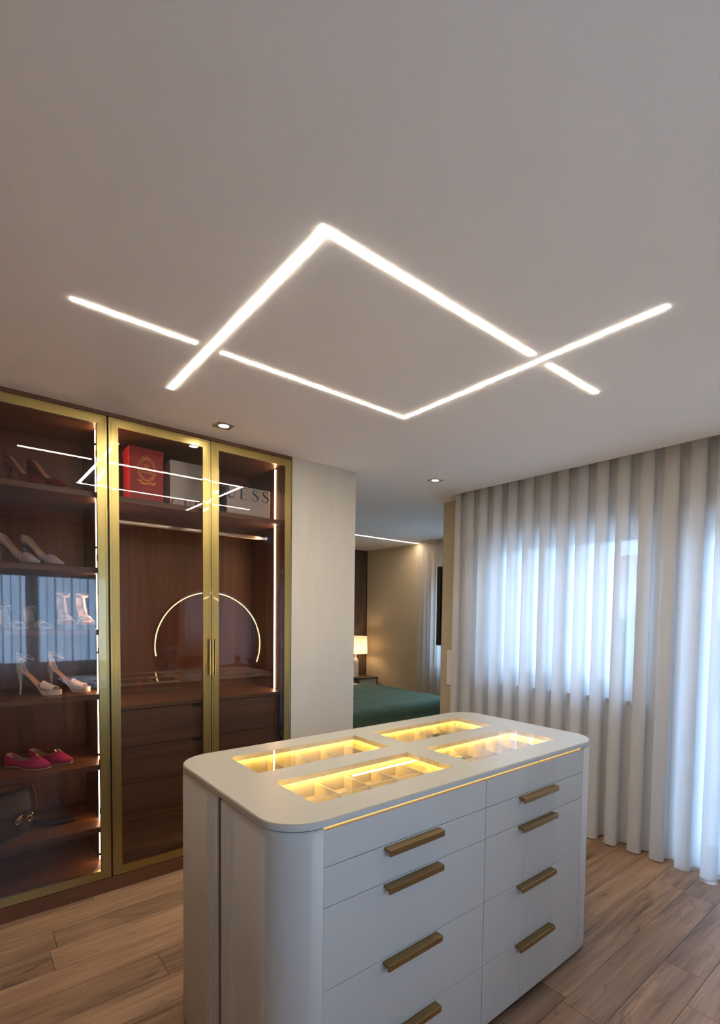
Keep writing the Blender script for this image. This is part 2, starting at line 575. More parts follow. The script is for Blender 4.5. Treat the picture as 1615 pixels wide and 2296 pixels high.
while y < YB - 0.03:
    y1 = min(y + 0.31, YB - 0.012)
    obj('board', MB().box(XB - 0.03, XB, y + 0.0015, y1 - 0.0015, 0.0, H - 0.012), 'panel', wb, bevel=0.002, seg=1)
    y = y1
    k += 1
obj('edge_trim', MB().box(XB - 0.03, XB + 0.004, YB - 0.012, YB - 0.001, 0, H - 0.012), 'black_metal', wb)
obj('top_trim', MB().box(XB - 0.03, XB + 0.004, 2.36, YB - 0.012, H - 0.012, H - 0.001), 'black_metal', wb)


def window(name, axis, hole, t, label, mulls=1, cat='window', handle=True):
    """frame, sashes and panes set in a wall opening; t = plane position of the frame (inner side)"""
    a0, a1, z0, z1 = hole
    fx = (lambda p0, p1, d0, d1, q0, q1: (p0, p1, t + d0, t + d1, q0, q1)) if axis == 'x' else (lambda p0, p1, d0, d1, q0, q1: (t + d0, t + d1, p0, p1, q0, q1))
    w = 0.05
    fr = MB()
    for args in ((a0, a1, 0, 0.07, z0, z0 + w), (a0, a1, 0, 0.07, z1 - w, z1), (a0, a0 + w, 0, 0.07, z0 + w, z1 - w), (a1 - w, a1, 0, 0.07, z0 + w, z1 - w)):
        fr.box(*fx(*args))
    root = struct(name, fr, 'pvc', label, cat)
    n = mulls + 1
    for i in range(n):
        b0 = a0 + w + (a1 - a0 - 2 * w) * i / n
        b1 = a0 + w + (a1 - a0 - 2 * w) * (i + 1) / n
        sb = MB()
        s = 0.055
        for args in ((b0, b1, -0.01, 0.05, z0 + w, z0 + w + s), (b0, b1, -0.01, 0.05, z1 - w - s, z1 - w), (b0, b0 + s, -0.01, 0.05, z0 + w + s, z1 - w - s), (b1 - s, b1, -0.01, 0.05, z0 + w + s, z1 - w - s)):
            sb.box(*fx(*args))
        sash = obj('sash', sb, 'pvc', root)
        obj('glass_pane', MB().box(*fx(b0 + s, b1 - s, 0.015, 0.021, z0 + w + s, z1 - w - s)), 'window_glass', sash)
        if handle and i == 0:
            hb = MB().box(*fx(b1 - 0.04, b1 - 0.018, -0.03, -0.01, (z0 + z1) / 2 - 0.03, (z0 + z1) / 2 + 0.03)).box(*fx(b1 - 0.04, b1 - 0.018, -0.055, -0.03, (z0 + z1) / 2 - 0.1, (z0 + z1) / 2 + 0.02))
            obj('window_handle', hb, 'pvc', sash)
    return root


w1 = window('window_1', 'x', W1, YF + 0.12, 'wide white-framed window behind the long sheer curtain')
obj('window_sill', MB().box(W1[0] - 0.03, W1[1] + 0.03, YF - 0.03, YF + 0.12, W1[2] - 0.03, W1[2]), 'grey_front', w1)
window('door_1', 'x', D1, YF + 0.12, 'glazed balcony door behind the sheer curtain', 1, 'door')
window('window_2', 'x', W2, YB + 0.12, 'bedroom window behind its own sheer curtain')
window('window_3', 'y', W3, XS + 0.12, 'side window behind a sheer curtain, reflected in the wardrobe glass')

# ================================================================== WARDROBES
D0 = -3.685      # back
DS = -3.167      # shelf fronts
DC = -3.127      # carcass front edge, doors stand in front


def door(parent, y0, y1, handle_side):
    z0, z1 = 0.083, 2.575
    fwid = 0.046
    fr = MB()
    # mitred frame: profile with a thin raised outer lip
    lip = 0.009

    def ring(ins, x):
        return [(x, y0 + ins, z0 + ins), (x, y1 - ins, z0 + ins), (x, y1 - ins, z1 - ins), (x, y0 + ins, z1 - ins)]
    prof = [(0, DC + 0.001), (0, XW), (lip, XW), (lip, XW - 0.0025), (lip + 0.0025, XW - 0.0025), (lip + 0.0025, XW), (fwid, XW - 0.001), (fwid, DC + 0.001)]
    rings = [ring(i, x) for i, x in prof]
    rings.append(rings[0])
    fr.loft(rings, cap=False)
    d = obj('door', fr, 'gold', parent, weld=True)
    obj('glass_pane', MB().box(XW - 0.010, XW - 0.005, y0 + fwid - 0.004, y1 - fwid + 0.004, z0 + fwid - 0.004, z1 - fwid + 0.004), 'door_glass', d)
    if handle_side:
        yc = y1 - 0.007 if handle_side > 0 else y0 + 0.007
        hb = MB().box(XW, XW + 0.030, yc - 0.004, yc + 0.004, 1.165, 1.385).box(XW + 0.022, XW + 0.030, yc - 0.011, yc + 0.006, 1.165, 1.385)
        obj('handle', hb, 'pull_gold', d, bevel=0.001, seg=1)
    ys = y0 if handle_side > 0 else y1
    sg = 1 if handle_side > 0 else -1
    for zc in (0.45, 0.72, 1.33, 1.83, 2.38):
        obj('hinge', MB().box(DC - 0.055, DC - 0.002, ys + sg * 0.020, ys + sg * 0.027, zc - 0.012, zc + 0.012)
            .box(DC - 0.02, DC + 0.002, ys + sg * 0.020, ys + sg * 0.045, zc - 0.017, zc + 0.017), 'nickel', d)
    return d


def led(parent, yw, sgn, z0, z1):
    """light strip let into a side panel whose inner face is yw; sgn = direction into the cabinet"""
    obj('led_strip', MB().box(-3.306, -3.293, yw, yw + sgn * 0.003, z0, z1), 'led_warm', parent)


def cabinet(label, y0, y1):
    t = thing('wardrobe', label, 'wardrobe', ((D0 + XW) / 2, (y0 + y1) / 2, 0), fixed=True)
    p = 0.021
    obj('side_panel', MB().box(D0 + 0.002, DC - 0.0, y0, y0 + p, 0.08, 2.577), 'walnut', t)
    obj('side_panel', MB().box(D0 + 0.002, DC - 0.0, y1 - p, y1, 0.08, 2.577), 'walnut', t)
    obj('back_panel', MB().box(D0 - 0.012, D0 + 0.004, y0, y1, 0.08, 2.577), 'walnut', t)
    obj('top_panel', MB().box(D0, DC - 0.0, y0 + p, y1 - p, 2.555, 2.577), 'walnut_h', t)
    obj('bottom_panel', MB().box(D0, DC - 0.0, y0 + p, y1 - p, 0.08, 0.104), 'walnut_h', t)
    obj('plinth', MB().box(D0, XW - 0.003, y0, y1, 0.0, 0.079), 'plinth', t)
    obj('fascia', MB().box(D0, XW - 0.003, y0, y1, 2.579, H - 0.0005), 'plinth', t)
    return t


LU0, LU1 = -0.475, 0.6195
RU0, RU1 = 0.6205, 1.712
lw = cabinet('walnut shoe wardrobe with brass-framed glass doors and seven lit shelf bays', LU0, LU1)
rw = cabinet('walnut hanging wardrobe with brass-framed glass double doors, drawers and top shelf', RU0, RU1)
door(lw, LU0 + 0.004, 0.069, 1)
door(lw, 0.074, 0.615, -1)
door(rw, 0.6245, 1.1655, 1)
door(rw, 1.1695, 1.7085, -1)
# shelves of the shoe wardrobe (top surface heights)
SH = [2.182, 1.779, 1.444, 1.090, 0.700, 0.350]
for z in SH:
    obj('shelf', MB().box(D0 + 0.006, DS, LU0 + 0.021, LU1 - 0.021, z - 0.030, z), 'walnut_h', lw, bevel=0.001, seg=1)
for yw, sg in ((LU1 - 0.021, -1), (LU0 + 0.021, 1)):
    led(lw, yw, sg, 0.11, 2.55)
for z in (2.47, 1.90, 1.31, 0.725, 0.145):
    obj('led_clip', MB().box(-3.310, -3.289, LU1 - 0.026, LU1 - 0.021, z - 0.006, z + 0.006), 'black_metal', lw)
# hanging wardrobe
obj('shelf', MB().box(D0 + 0.006, DS, RU0 + 0.021, RU1 - 0.021, 2.150, 2.180), 'walnut_h', rw, bevel=0.001, seg=1)
for yw, sg in ((RU1 - 0.021, -1), (RU0 + 0.021, 1)):
    led(rw, yw, sg, 1.012, 2.548)
rail = obj('clothes_rail', MB().prism(rrect(-3.452, -3.428, 2.067, 2.096, 0.006, 4), lambda p, q, a: (p, a, q), RU0 + 0.0215, RU1 - 0.0215), 'chrome', rw, smooth=True)
for ya, yb in ((RU0 + 0.021, RU0 + 0.029), (RU1 - 0.029, RU1 - 0.021)):
    obj('rail_socket', MB().box(-3.458, -3.422, ya, yb, 2.060, 2.102), 'chrome', rail, bevel=0.003)
obj('counter', MB().box(D0 + 0.006, DS + 0.004, RU0 + 0.021, RU1 - 0.021, 0.988, 1.010), 'walnut_h', rw, bevel=0.001, seg=1)
obj('chest_side', MB().box(D0 + 0.006, DS - 0.002, 1.630, 1.650, 0.104, 0.988), 'walnut', rw)
obj('chest_side', MB().box(D0 + 0.006, DS - 0.002, RU0 + 0.022, RU0 + 0.040, 0.104, 0.988), 'walnut', rw)
dz = [0.985, 0.772, 0.558, 0.340, 0.108]
yd0, yd1 = RU0 + 0.042, 1.628
for i in range(4):
    zt, zb_ = dz[i] - 0.002, dz[i + 1] + 0.002
    yc, nw, nh = 1.110, 0.034, 0.020          # finger notch in the top edge
    out = [(yd0, zb_), (yd1, zb_), (yd1, zt), (yc + nw, zt)]
    if i < 4:
        for a in range(0, 91, 15):
            out.append((yc + nw - 0.016 + 0.016 * math.cos(math.radians(a)), zt - nh + 0.012 - 0.016 * math.sin(math.radians(a)) + 0.004))
        for a in range(90, 181, 15):
            out.append((yc - nw + 0.016 + 0.016 * math.cos(math.radians(a)), zt - nh + 0.012 - 0.016 * math.sin(math.radians(a)) + 0.004))
    out += [(yc - nw, zt), (yd0, zt)]
    dr = obj('drawer', MB().prism(out, lambda p, q, a: (a, p, q), DS - 0.022, DS - 0.002), 'walnut_h', rw)
    obj('drawer_box', MB().box(D0 + 0.02, DS - 0.060, yd0 + 0.01, yd1 - 0.01, zb_ + 0.01, zt - 0.03), 'black', dr)

# ================================================================== DRESSING ISLAND
IX0, IX1, IY0, IY1 = -2.015, -1.155, 0.612, 2.262
IR = 0.130
ZT = 0.987
isl = thing('dressing_island', 'white rounded drawer island with lit glass display top on the plank floor', 'island', ((IX0 + IX1) / 2, (IY0 + IY1) / 2, 0), fixed=True)
DY0, DYM, DY1 = 0.739, 1.4305, 2.112


def arc(cx, cy, r, a0, a1, n=14):
    return [(cx + r * math.cos(math.radians(a0 + (a1 - a0) * i / n)), cy + r * math.sin(math.radians(a0 + (a1 - a0) * i / n))) for i in range(n + 1)]


SX0, SX1 = -1.579, -1.546      # bronze strip on the near end
out = arc(IX1 - IR, IY1 - IR, IR, 0, 90) + arc(IX0 + IR, IY1 - IR, IR, 90, 180) + arc(IX0 + IR, IY0 + IR, IR, 180, 270)
out += [(SX0, IY0), (SX0, IY0 + 0.012), (SX1, IY0 + 0.012), (SX1, IY0)]
out += arc(IX1 - IR, IY0 + IR, IR, 270, 359.5)
out += [(IX1, DY0), (IX1 - 0.024, DY0), (IX1 - 0.024, DY1), (IX1, DY1)]
ZB = 0.008


def inset(o, d):
    cx, cy = (IX0 + IX1) / 2, (IY0 + IY1) / 2
    hx, hy = (IX1 - IX0) / 2, (IY1 - IY0) / 2
    return [(cx + (p - cx) * (hx - d) / hx, cy + (q - cy) * (hy - d) / hy) for p, q in o]


body = MB()
inn = [(p, q) for p, q in rrect(IX0 + 0.035, IX1 - 0.035, IY0 + 0.035, IY1 - 0.035, IR - 0.03, 8)]
rings = [[(p, q, z) for p, q in inset(out, d)] for z, d in ((ZB, 0.014), (ZB + 0.006, 0.006), (ZB + 0.016, 0.001), (ZB + 0.026, 0.0), (0.958, 0.0), (0.9635, 0.004))]
body.loft(rings, cap=False)
n_ = len(out)
body.add([(p, q, ZB) for p, q in inset(out, 0.014)], [tuple(range(n_))[::-1]])
body.add([(p, q, 0.860) for p, q in out], [tuple(range(n_))])
obj('body', body, 'lacquer', isl, smooth=True)
obj('foot', MB().prism(rrect(IX0 + 0.03, IX1 - 0.03, IY0 + 0.03, IY1 - 0.03, 0.1, 6), XYZ, 0.0, ZB + 0.004), 'black', isl)
obj('bronze_strip', MB().box(SX0 + 0.0005, SX1 - 0.0005, IY0 + 0.006, IY0 + 0.013, 0.03, 0.958), 'strip_wood', isl)
fl_ = MB()
for x in [-1.660 + 0.0128 * k for k in range(6)] + [-1.532 + 0.0138 * k for k in range(7)]:
    fl_.prism([(x - 0.0022, IY0 + 0.001), (x + 0.0022, IY0 + 0.001), (x, IY0 - 0.0016)], XYZ, 0.04, 0.955)
obj('fluting', fl_, 'lacquer', isl, kind='stuff')
# drawer fronts
rows = [(0.855, 0.9565), (0.740, 0.853), (0.501, 0.738), (0.261, 0.499), (0.020, 0.259)]
for ci, (a, b) in enumerate(((DY0 + 0.002, DYM - 0.0012), (DYM + 0.0012, DY1 - 0.002))):
    for ri, (z0, z1) in enumerate(rows):
        nm = 'drawer' if ri else 'display_drawer'
        d = obj(nm, MB().box(IX1 - 0.0205, IX1 + 0.0005, a, b, z0, z1), 'lacquer', isl, bevel=0.0012, seg=2)
        if ri:
            ya, yb = ((0.953, 1.186), (1.629, 1.868))[ci]
            zt = z1 - 0.003
            # L profile pull: flat on top, lip turned down in front
            pf = [(IX1, zt), (IX1 + 0.032, zt), (IX1 + 0.032, zt - 0.020), (IX1 + 0.024, zt - 0.020), (IX1 + 0.024, zt - 0.008), (IX1, zt - 0.008)]
            obj('handle', MB().prism(pf, lambda p, q, s: (p, s, q), ya, yb), 'handle_gold', d, bevel=0.0012, seg=1)
        if ci == 1:
            f2 = MB()
            for kk in range(12):
                yy = 1.668 + kk * 0.0198
                f2.prism([(IX1 + 0.0003, yy - 0.0025), (IX1 + 0.0003, yy + 0.0025), (IX1 + 0.0020, yy)], XYZ, z0 + 0.002, z1 - 0.002)
            obj('fluting', f2, 'lacquer', d, kind='stuff')
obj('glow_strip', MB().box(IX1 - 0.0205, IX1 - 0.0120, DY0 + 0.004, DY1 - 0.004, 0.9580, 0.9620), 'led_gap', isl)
# top slab with four openings
WX = [(-1.532, -1.276), (-1.899, -1.646)]
WY = [(0.785, 1.381), (1.482, 2.070)]
ZS = 0.967
outer = rrect(IX0, IX1, IY0, IY1, IR + 0.002, 14)
outer_in = rrect(IX0 + 0.003, IX1 - 0.003, IY0 + 0.003, IY1 - 0.003, IR - 0.001, 14)
holes = [[(x0, y0), (x1, y0), (x1, y1), (x0, y1)] for x0, x1 in WX for y0, y1 in WY]


def filled(loops, z):
    bm = bmesh.new()
    ed = []
    for lp in loops:
        vv = [bm.verts.new((p, q, z)) for p, q in lp]
        ed += [bm.edges.new((vv[i], vv[(i + 1) % len(vv)])) for i in range(len(vv))]
    bmesh.ops.triangle_fill(bm, use_beauty=True, use_dissolve=False, edges=ed)
    bm.verts.index_update()
    r = ([v.co[:] for v in bm.verts], [tuple(v.index for v in f.verts) for f in bm.faces])
    bm.free()
    return r


slab = MB()
slab.add(*filled([outer_in] + holes, ZT))
slab.add(*filled([outer] + holes, ZS))
slab.loft([[(p, q, ZS) for p, q in outer], [(p, q, ZT - 0.004) for p, q in outer], [(p, q, ZT) for p, q in outer_in]], cap=False)
for h in holes:
    slab.loft([[(p, q, ZS) for p, q in h], [(p, q, ZT) for p, q in h]], cap=False)
top = obj('top_slab', slab, 'lacquer_top', isl, weld=True, smooth=True)
top.data.set_sharp_from_angle(angle=math.radians(25))
top.data.materials.append(M['lacquer'])
for p in top.data.polygons:            # edges keep the undimmed body paint
    if abs(p.normal.z) < 0.5:
        p.material_index = 1
LIP = 0.020
ZF = 0.895
for i, (x0, x1) in enumerate(WX):
    for j, (y0, y1) in enumerate(WY):
        obj('glass_pane', MB().box(x0 + 0.0005, x1 - 0.0005, y0 + 0.0005, y1 - 0.0005, ZT - 0.0065, ZT - 0.0012), 'top_glass', isl)
        tr = MB()
        a0, a1, b0, b1 = x0 - LIP, x1 + LIP, y0 - LIP, y1 + LIP
        w = 0.008
        tr.box(a0, a1, b0, b1, ZF - 0.006, ZF)
        tr.box(a0 - w, a0, b0 - w, b1 + w, ZF - 0.006, ZS)
        tr.box(a1, a1 + w, b0 - w, b1 + w, ZF - 0.006, ZS)
        tr.box(a0, a1, b0 - w, b0, ZF - 0.006, ZS)
        tr.box(a0, a1, b1, b1 + w, ZF - 0.006, ZS)
        t = obj('display_tray', tr, 'velvet', isl)
        hz = ZF + 0.050
        obj('tray_mat', MB().box(a0, a1, b0, b1, ZF, ZF + 0.002), 'mat', t)
        obj('divider', MB().box(x0 + 0.128 - 0.003, x0 + 0.128 + 0.003, b0, b1, ZF, hz), 'velvet', t)
        for m in range(5):
            yy = y0 + 0.045 + m * 0.127
            if yy < b1 - 0.02:
                obj('divider', MB().box(a0, a1, yy - 0.003, yy + 0.003, ZF, hz), 'velvet', t)
        zl = ZS - 0.006
        obj('led_strip', MB().box(x0 - 0.014, x0 - 0.007, b0 + 0.01, b1 - 0.01, ZS - 0.0014, ZS - 0.0002), 'led_tray', t)
        obj('led_strip', MB().box(a1 - 0.003, a1, b0 + 0.01, b1 - 0.01, 0.940, 0.946), 'led_tray_low', t)
        obj('led_strip', MB().box(a0 + 0.01, a1 - 0.01, b0, b0 + 0.003, 0.940, 0.946), 'led_tray_low', t)
        obj('led_strip', MB().box(x0 + 0.005, a1 - 0.010, y1 + 0.007, y1 + 0.014, ZS - 0.0014, ZS - 0.0002), 'led_tray', t)

# things in the trays
wp = thing('watch_cushion', 'small grey watch cushion lying in a display tray', 'cushion', (-1.44, 1.60, ZF + 0.002), 0.15)
cr = []
for kx in range(9):
    u = -1 + 2 * kx / 8
    rx = math.sqrt(max(0.02, 1 - abs(u) ** 3.5))
    cr.append([(0.040 * u, 0.042 * rx * math.cos(2 * PI * i / 16), 0.022 + 0.022 * rx * math.sin(2 * PI * i / 16)) for i in range(16)])
obj('pad', MB().loft(cr), 'grey_front', wp, smooth=True)
obj('strap', MB().tube([(0.0, 0.044 * math.cos(2 * PI * i / 20), 0.0235 + 0.0235 * math.sin(2 * PI * i / 20)) for i in range(20)], 0.004, 6, True), 'bag', wp, smooth=True)
wf = obj('dial', MB().lathe([(0.0, 0), (0.014, 0), (0.015, 0.003), (0.012, 0.005), (0.0, 0.005)], (0, 0, 0.046), 20), 'chrome', wp, smooth=True)
kb = thing('jewel_case', 'small black jewellery case in a back display tray', 'case', (-1.80, 1.855, ZF + 0.002), 0.1)
obj('case_base', MB().box(-0.036, 0.036, -0.040, 0.040, 0, 0.028), 'bag', kb, bevel=0.005)
obj('case_lid', MB().box(-0.037, 0.037, -0.041, 0.041, 0.029, 0.044), 'bag', kb, bevel=0.006)
obj('clasp', MB().box(0.036, 0.040, -0.006, 0.006, 0.020, 0.036), 'gold_bright', kb, bevel=0.001)

# ================================================================== CEILING LIGHTS
LW = 0.0105


def line_light(label, x0, x1, y0, y1):
    o = obj('linear_light', MB().box(x0, x1, y0, y1, H - 0.0015, H + 0.012), 'led_ceiling')
    return tag(o, label, 'ceiling light', 'white light lines in the ceiling')


XA, XC, YA, YC = -1.233, -2.078, 0.779, 1.8135
line_light('long ceiling light line over the island drawer side, ending before the crossing', XA - LW, XA + LW, YA - LW - 0.004, 1.760)
line_light('short ceiling light dash beyond the crossing near the curtain', XA - LW, XA + LW, 1.864, 2.267)
line_light('short ceiling light dash near the wardrobe shoe shelves', XC - LW, XC + LW, 0.314, 0.725)
line_light('ceiling light line along the wardrobe side joining a corner', XC - LW, XC + LW, 0.827, YC + LW)
line_light('ceiling light line running straight towards the wardrobe doors', -2.580, XA - LW, YA - LW, YA + LW)
line_light('ceiling light line parallel to the curtain, longest free end', XC + LW, -0.742, YC - LW, YC + LW)
bl = obj('linear_light', MB().box(-5.525, -5.500, 2.9, 5.115, H - 0.0015, H + 0.012), 'led_bed')
tag(bl, 'single light line in the bedroom ceiling above the bed', 'ceiling light')


def downlight(x, y, label, power, col=(1.0, 0.86, 0.70)):
    t = thing('downlight', label, 'downlight', (x, y, H - 0.004), 0, 'square recessed downlights')
    s, r = 0.046, 0.030
    ring = [(r * math.cos(2 * PI * i / 32), r * math.sin(2 * PI * i / 32)) for i in range(32)]
    fm = MB()
    fm.add(*filled([[(-s, -s), (s, -s), (s, s), (-s, s)], ring], 0))
    fm.loft([[(p, q, 0) for p, q in ((-s, -s), (s, -s), (s, s), (-s, s))], [(p, q, 0.0038) for p, q in ((-s, -s), (s, -s), (s, s), (-s, s))]], cap=False)
    fm.loft([[(p, q, 0) for p, q in ring], [(p * 0.86, q * 0.86, 0.0036) for p, q in ring]], cap=False)
    obj('bezel', fm, 'nickel', t)
    obj('lens', MB().lathe([(0.0, 0.0025), (0.026, 0.0025), (0.026, 0.0038), (0.0, 0.0038)], (0, 0, 0), 24), 'spot_lens', t)
    l = bpy.data.lights.new('lamp_beam', 'SPOT')
    l.energy = power; l.color = col; l.spot_size = math.radians(95); l.spot_blend = 0.8; l.shadow_soft_size = 0.026
    lo = bpy.data.objects.new('lamp_beam', l)
    COL.objects.link(lo); lo.parent = t; lo.location = (0, 0, -0.004)


downlight(-2.868, 1.152, 'square recessed downlight in front of the wardrobe doors', 5)
downlight(-2.850, 2.817, 'square recessed downlight before the bedroom opening', 6)


# ================================================================== CURTAINS
def curtain(name, label, axis, a0, a1, c, amp, pitch, mat, band, group=None, z0=0.012, z1=2.640, seed=1, per=20, nz=14):
    rnd = random.Random(seed)
    nf = int(round(abs(a1 - a0) / pitch))
    jit = [rnd.uniform(-0.12, 0.12) for _ in range(nf + 2)]
    am = [rnd.uniform(0.85, 1.15) for _ in range(nf + 2)]
    t = thing(name, label, 'curtain', ((a0 + a1) / 2, c, 0) if axis == 'x' else (c, (a0 + a1) / 2, 0), 0, group, fixed=True)

    def pt(u, z, extra=0.0):
        k = int(u); f = u - k
        k1 = min(k + 1, nf)
        h = (z1 - z) / (z1 - z0)
        s = f * f * (3 - 2 * f)
        ph = 2 * PI * u + (jit[k] * (1 - s) + jit[k1] * s) * (0.3 + 2.2 * h)
        A = amp * (am[k] * (1 - s) + am[k1] * s) * (0.80 + 0.35 * h)
        a = a0 + (a1 - a0) * u / nf + 0.023 * math.sin(2 * ph)
        d = A * math.cos(ph) + extra
        return (a, c - d, z) if axis == 'x' else (c - d, a, z)

    def sheet(za, zb, n, extra=0.0):
        us = [i / per for i in range(nf * per + 1)]
        rings = [[pt(u, za + (zb - za) * j / n, extra) for u in us] for j in range(n + 1)]
        return MB().loft(rings, cap=False, closed=False)
    obj('cloth', sheet(z0, z1, nz), mat, t, smooth=True)
    obj('header_tape', sheet(z1 - 0.055, z1, 2, 0.0015), band, t, smooth=True)
    obj('hem', sheet(z0 - 0.001, z0 + 0.006, 1, 0.0015), band, t, smooth=True)
    return t


curtain('sheer_curtain', 'long white pleated sheer curtain reaching the plank floor', 'x', -3.100, 0.50, 3.365, 0.050, 0.1512, 'sheer', 'sheer_band', seed=3)
curtain('sheer_curtain', 'white sheer curtain in the bedroom behind the bed', 'x', -5.40, -3.46, 5.065, 0.036, 0.15, 'sheer_side', 'sheer_band', seed=5)
curtain('sheer_curtain', 'white sheer curtain seen reflected in the shoe wardrobe glass', 'y', -0.45, 1.55, 0.500, 0.062, 0.150, 'sheer_side', 'sheer_band', seed=8, z1=2.585)

# switch plate on the stub wall
sw = thing('switch_plate', 'four stacked ivory light switches half behind the curtain', 'light switch', (-3.232, YF, 0.898), fixed=True)
obj('back_frame', MB().box(-3.275, -3.190, YF - 0.006, YF + 0.001, 0.898, 1.226), 'white_plastic', sw, bevel=0.002)
for i in range(4):
    z = 0.900 + i * 0.0813
    obj('rocker', MB().box(-3.270, -3.195, YF - 0.0125, YF - 0.004, z + 0.003, z + 0.0773), 'white_plastic', sw, bevel=0.004)

# ================================================================== BEDROOM
bed = thing('bed', 'double bed under a dark green quilted blanket', 'bed', (-5.5, 3.75, 0), fixed=True)
BX0, BX1, BY0, BY1, BZ = -6.74, -4.42, 2.80, 4.66, 0.500
obj('bed_base', MB().box(BX0, BX1 - 0.04, BY0 + 0.04, BY1 - 0.04, 0.04, 0.26), 'linen', bed, bevel=0.02)
obj('mattress', MB().box(BX0, BX1 - 0.02, BY0 + 0.02, BY1 - 0.02, 0.26, BZ - 0.012), 'linen', bed, bevel=0.05, seg=4)
for sx, sy in ((BX0 + 0.1, BY0 + 0.12), (BX0 + 0.1, BY1 - 0.12), (BX1 - 0.15, BY0 + 0.12), (BX1 - 0.15, BY1 - 0.12)):
    obj('leg', MB().tube([(sx, sy, 0), (sx, sy, 0.05)], 0.03, 12), 'black_metal', bed)
NX, NY = 60, 60
vv, ff = [], []
bx0 = -6.05
for i in range(NX + 1):
    for j in range(NY + 1):
        u, v = i / NX, j / NY
        # path length coordinates over the top and down the foot and sides
        su = u * (BX1 - bx0 + 0.45)
        sv = (v - 0.5) * (BY1 - BY0 + 0.80)
        x, z, yv = bx0 + su, BZ + 0.004, (BY0 + BY1) / 2 + sv
        topx, hy = BX1 - bx0, (BY1 - BY0) / 2
        drop_x, drop_y = max(0, su - topx), max(0, abs(sv) - hy)
        R_ = 0.06

        def bend(s):
            if s <= 0: return 0.0, 0.0
            a = min(s / R_, PI / 2)
            return R_ * math.sin(a), -(R_ * (1 - math.cos(a)) + max(0, s - R_ * PI / 2))
        ox, dzx = bend(drop_x); oy, dzy = bend(drop_y)
        x = min(x, BX1) + ox
        yv = (BY0 + BY1) / 2 + math.copysign(min(abs(sv), hy) + oy, sv)
        z = BZ + 0.004 + (dzx + dzy if not (drop_x and drop_y) else min(dzx, dzy))
        if drop_x and drop_y:
            x += 0.05 * min(1, drop_y / 0.3); yv += math.copysign(0.03 * min(1, drop_x / 0.3), sv)
        q = 0.003 * (math.sin(x * 9) * math.sin(yv * 11)) + 0.0015 * math.sin(x * 33 + yv * 21)
        seam = 0.0
        for per_, w_ in ((0.36, 0.02),):
            for coord in (su, sv + 0.12):
                f_ = abs((coord / per_) % 1 - 0.5)
                seam -= 0.012 * math.exp(-((0.5 - f_) * per_ / w_) ** 2)
        if drop_x > 0.08: x += q + seam
        elif drop_y > 0.08: yv += math.copysign(q + seam, sv)
        else: z += q + seam
        vv.append((x, yv, z))
for i in range(NX):
    for j in range(NY):
        a = i * (NY + 1) + j
        ff.append((a, a + 1, a + NY + 2, a + NY + 1))
bq = obj('blanket', MB().add(vv, ff), 'green', bed, smooth=True)
md = bq.modifiers.new('thick', 'SOLIDIFY'); md.thickness = 0.014; md.offset = 1
for yc in (3.25, 4.20):
    pr = []
    for kx in range(13):
        u = -1 + 2 * kx / 12
        e = math.sqrt(max(0.03, 1 - abs(u) ** 3))
        pr.append([(-6.45 + 0.19 * e * math.cos(2 * PI * i / 20), yc + 0.34 * u, BZ + 0.06 + 0.065 * e * math.sin(2 * PI * i / 20)) for i in range(20)])
    obj('pillow', MB().loft(pr), 'linen', bed, smooth=True)
ns = thing('nightstand', 'dark walnut nightstand with pale drawer beside the bed', 'nightstand', (-6.56, 4.86, 0), fixed=True)
obj('carcass', MB().box(-6.775, -6.375, 4.70, 4.715, 0.10, 0.545).box(-6.775, -6.375, 5.065, 5.08, 0.10, 0.545).box(-6.775, -6.365, 4.70, 5.08, 0.530, 0.548).box(-6.775, -6.375, 4.715, 5.065, 0.10, 0.115).box(-6.775, -6.765, 4.715, 5.065, 0.115, 0.53), 'panel', ns)
for zz in (0.325, 0.118):
    d = obj('drawer', MB().box(-6.74, -6.380, 4.718, 5.062, zz, zz + 0.200), 'grey_front', ns, bevel=0.003)
for sx, sy in ((-6.74, 4.73), (-6.74, 5.05), (-6.41, 4.73), (-6.41, 5.05)):
    obj('leg', MB().box(sx - 0.015, sx + 0.015, sy - 0.015, sy + 0.015, 0, 0.101), 'black_metal', ns)
lp = thing('table_lamp', 'lit table lamp with cream drum shade on the nightstand', 'lamp', (-6.60, 4.80, 0.548))
obj('base', MB().lathe([(0.0, 0), (0.055, 0), (0.058, 0.01), (0.052, 0.05), (0.050, 0.20), (0.045, 0.27), (0.020, 0.30), (0.012, 0.33), (0.012, 0.40), (0.0, 0.40)], (0, 0, 0), 28), 'ceramic', lp, smooth=True)
obj('shade', MB().loft([[(r * math.cos(2 * PI * i / 36), r * math.sin(2 * PI * i / 36), z) for i in range(36)] for r, z in ((0.190, 0.375), (0.180, 0.650))], cap=False), 'shade', lp, smooth=True)
obj('bulb', MB().lathe([(0.0, 0.40), (0.014, 0.40), (0.016, 0.43), (0.032, 0.47), (0.030, 0.50), (0.015, 0.52), (0.0, 0.525)], (0, 0, 0), 20), emit('bulb_glow', (1.0, 0.72, 0.44), 24.0), lp, smooth=True)
tv = thing('television', 'thin black television mounted behind the beige wall end', 'television', (-3.42, 4.08, 1.262), fixed=True)
obj('panel', MB().box(-3.457, -3.412, 3.463, 4.70, 1.262, 2.018), 'black_metal', tv, bevel=0.008)
obj('screen', MB().box(-3.4585, -3.456, 3.475, 4.688, 1.278, 2.006), 'dark_glass', tv)
obj('wall_mount', MB().box(-3.415, -3.359, 3.95, 4.21, 1.50, 1.78), 'black_metal', tv)


# ================================================================== BOXES ON THE TOP SHELF
def on_face(x):
    return lambda p, q, a: (x + a, p, q)


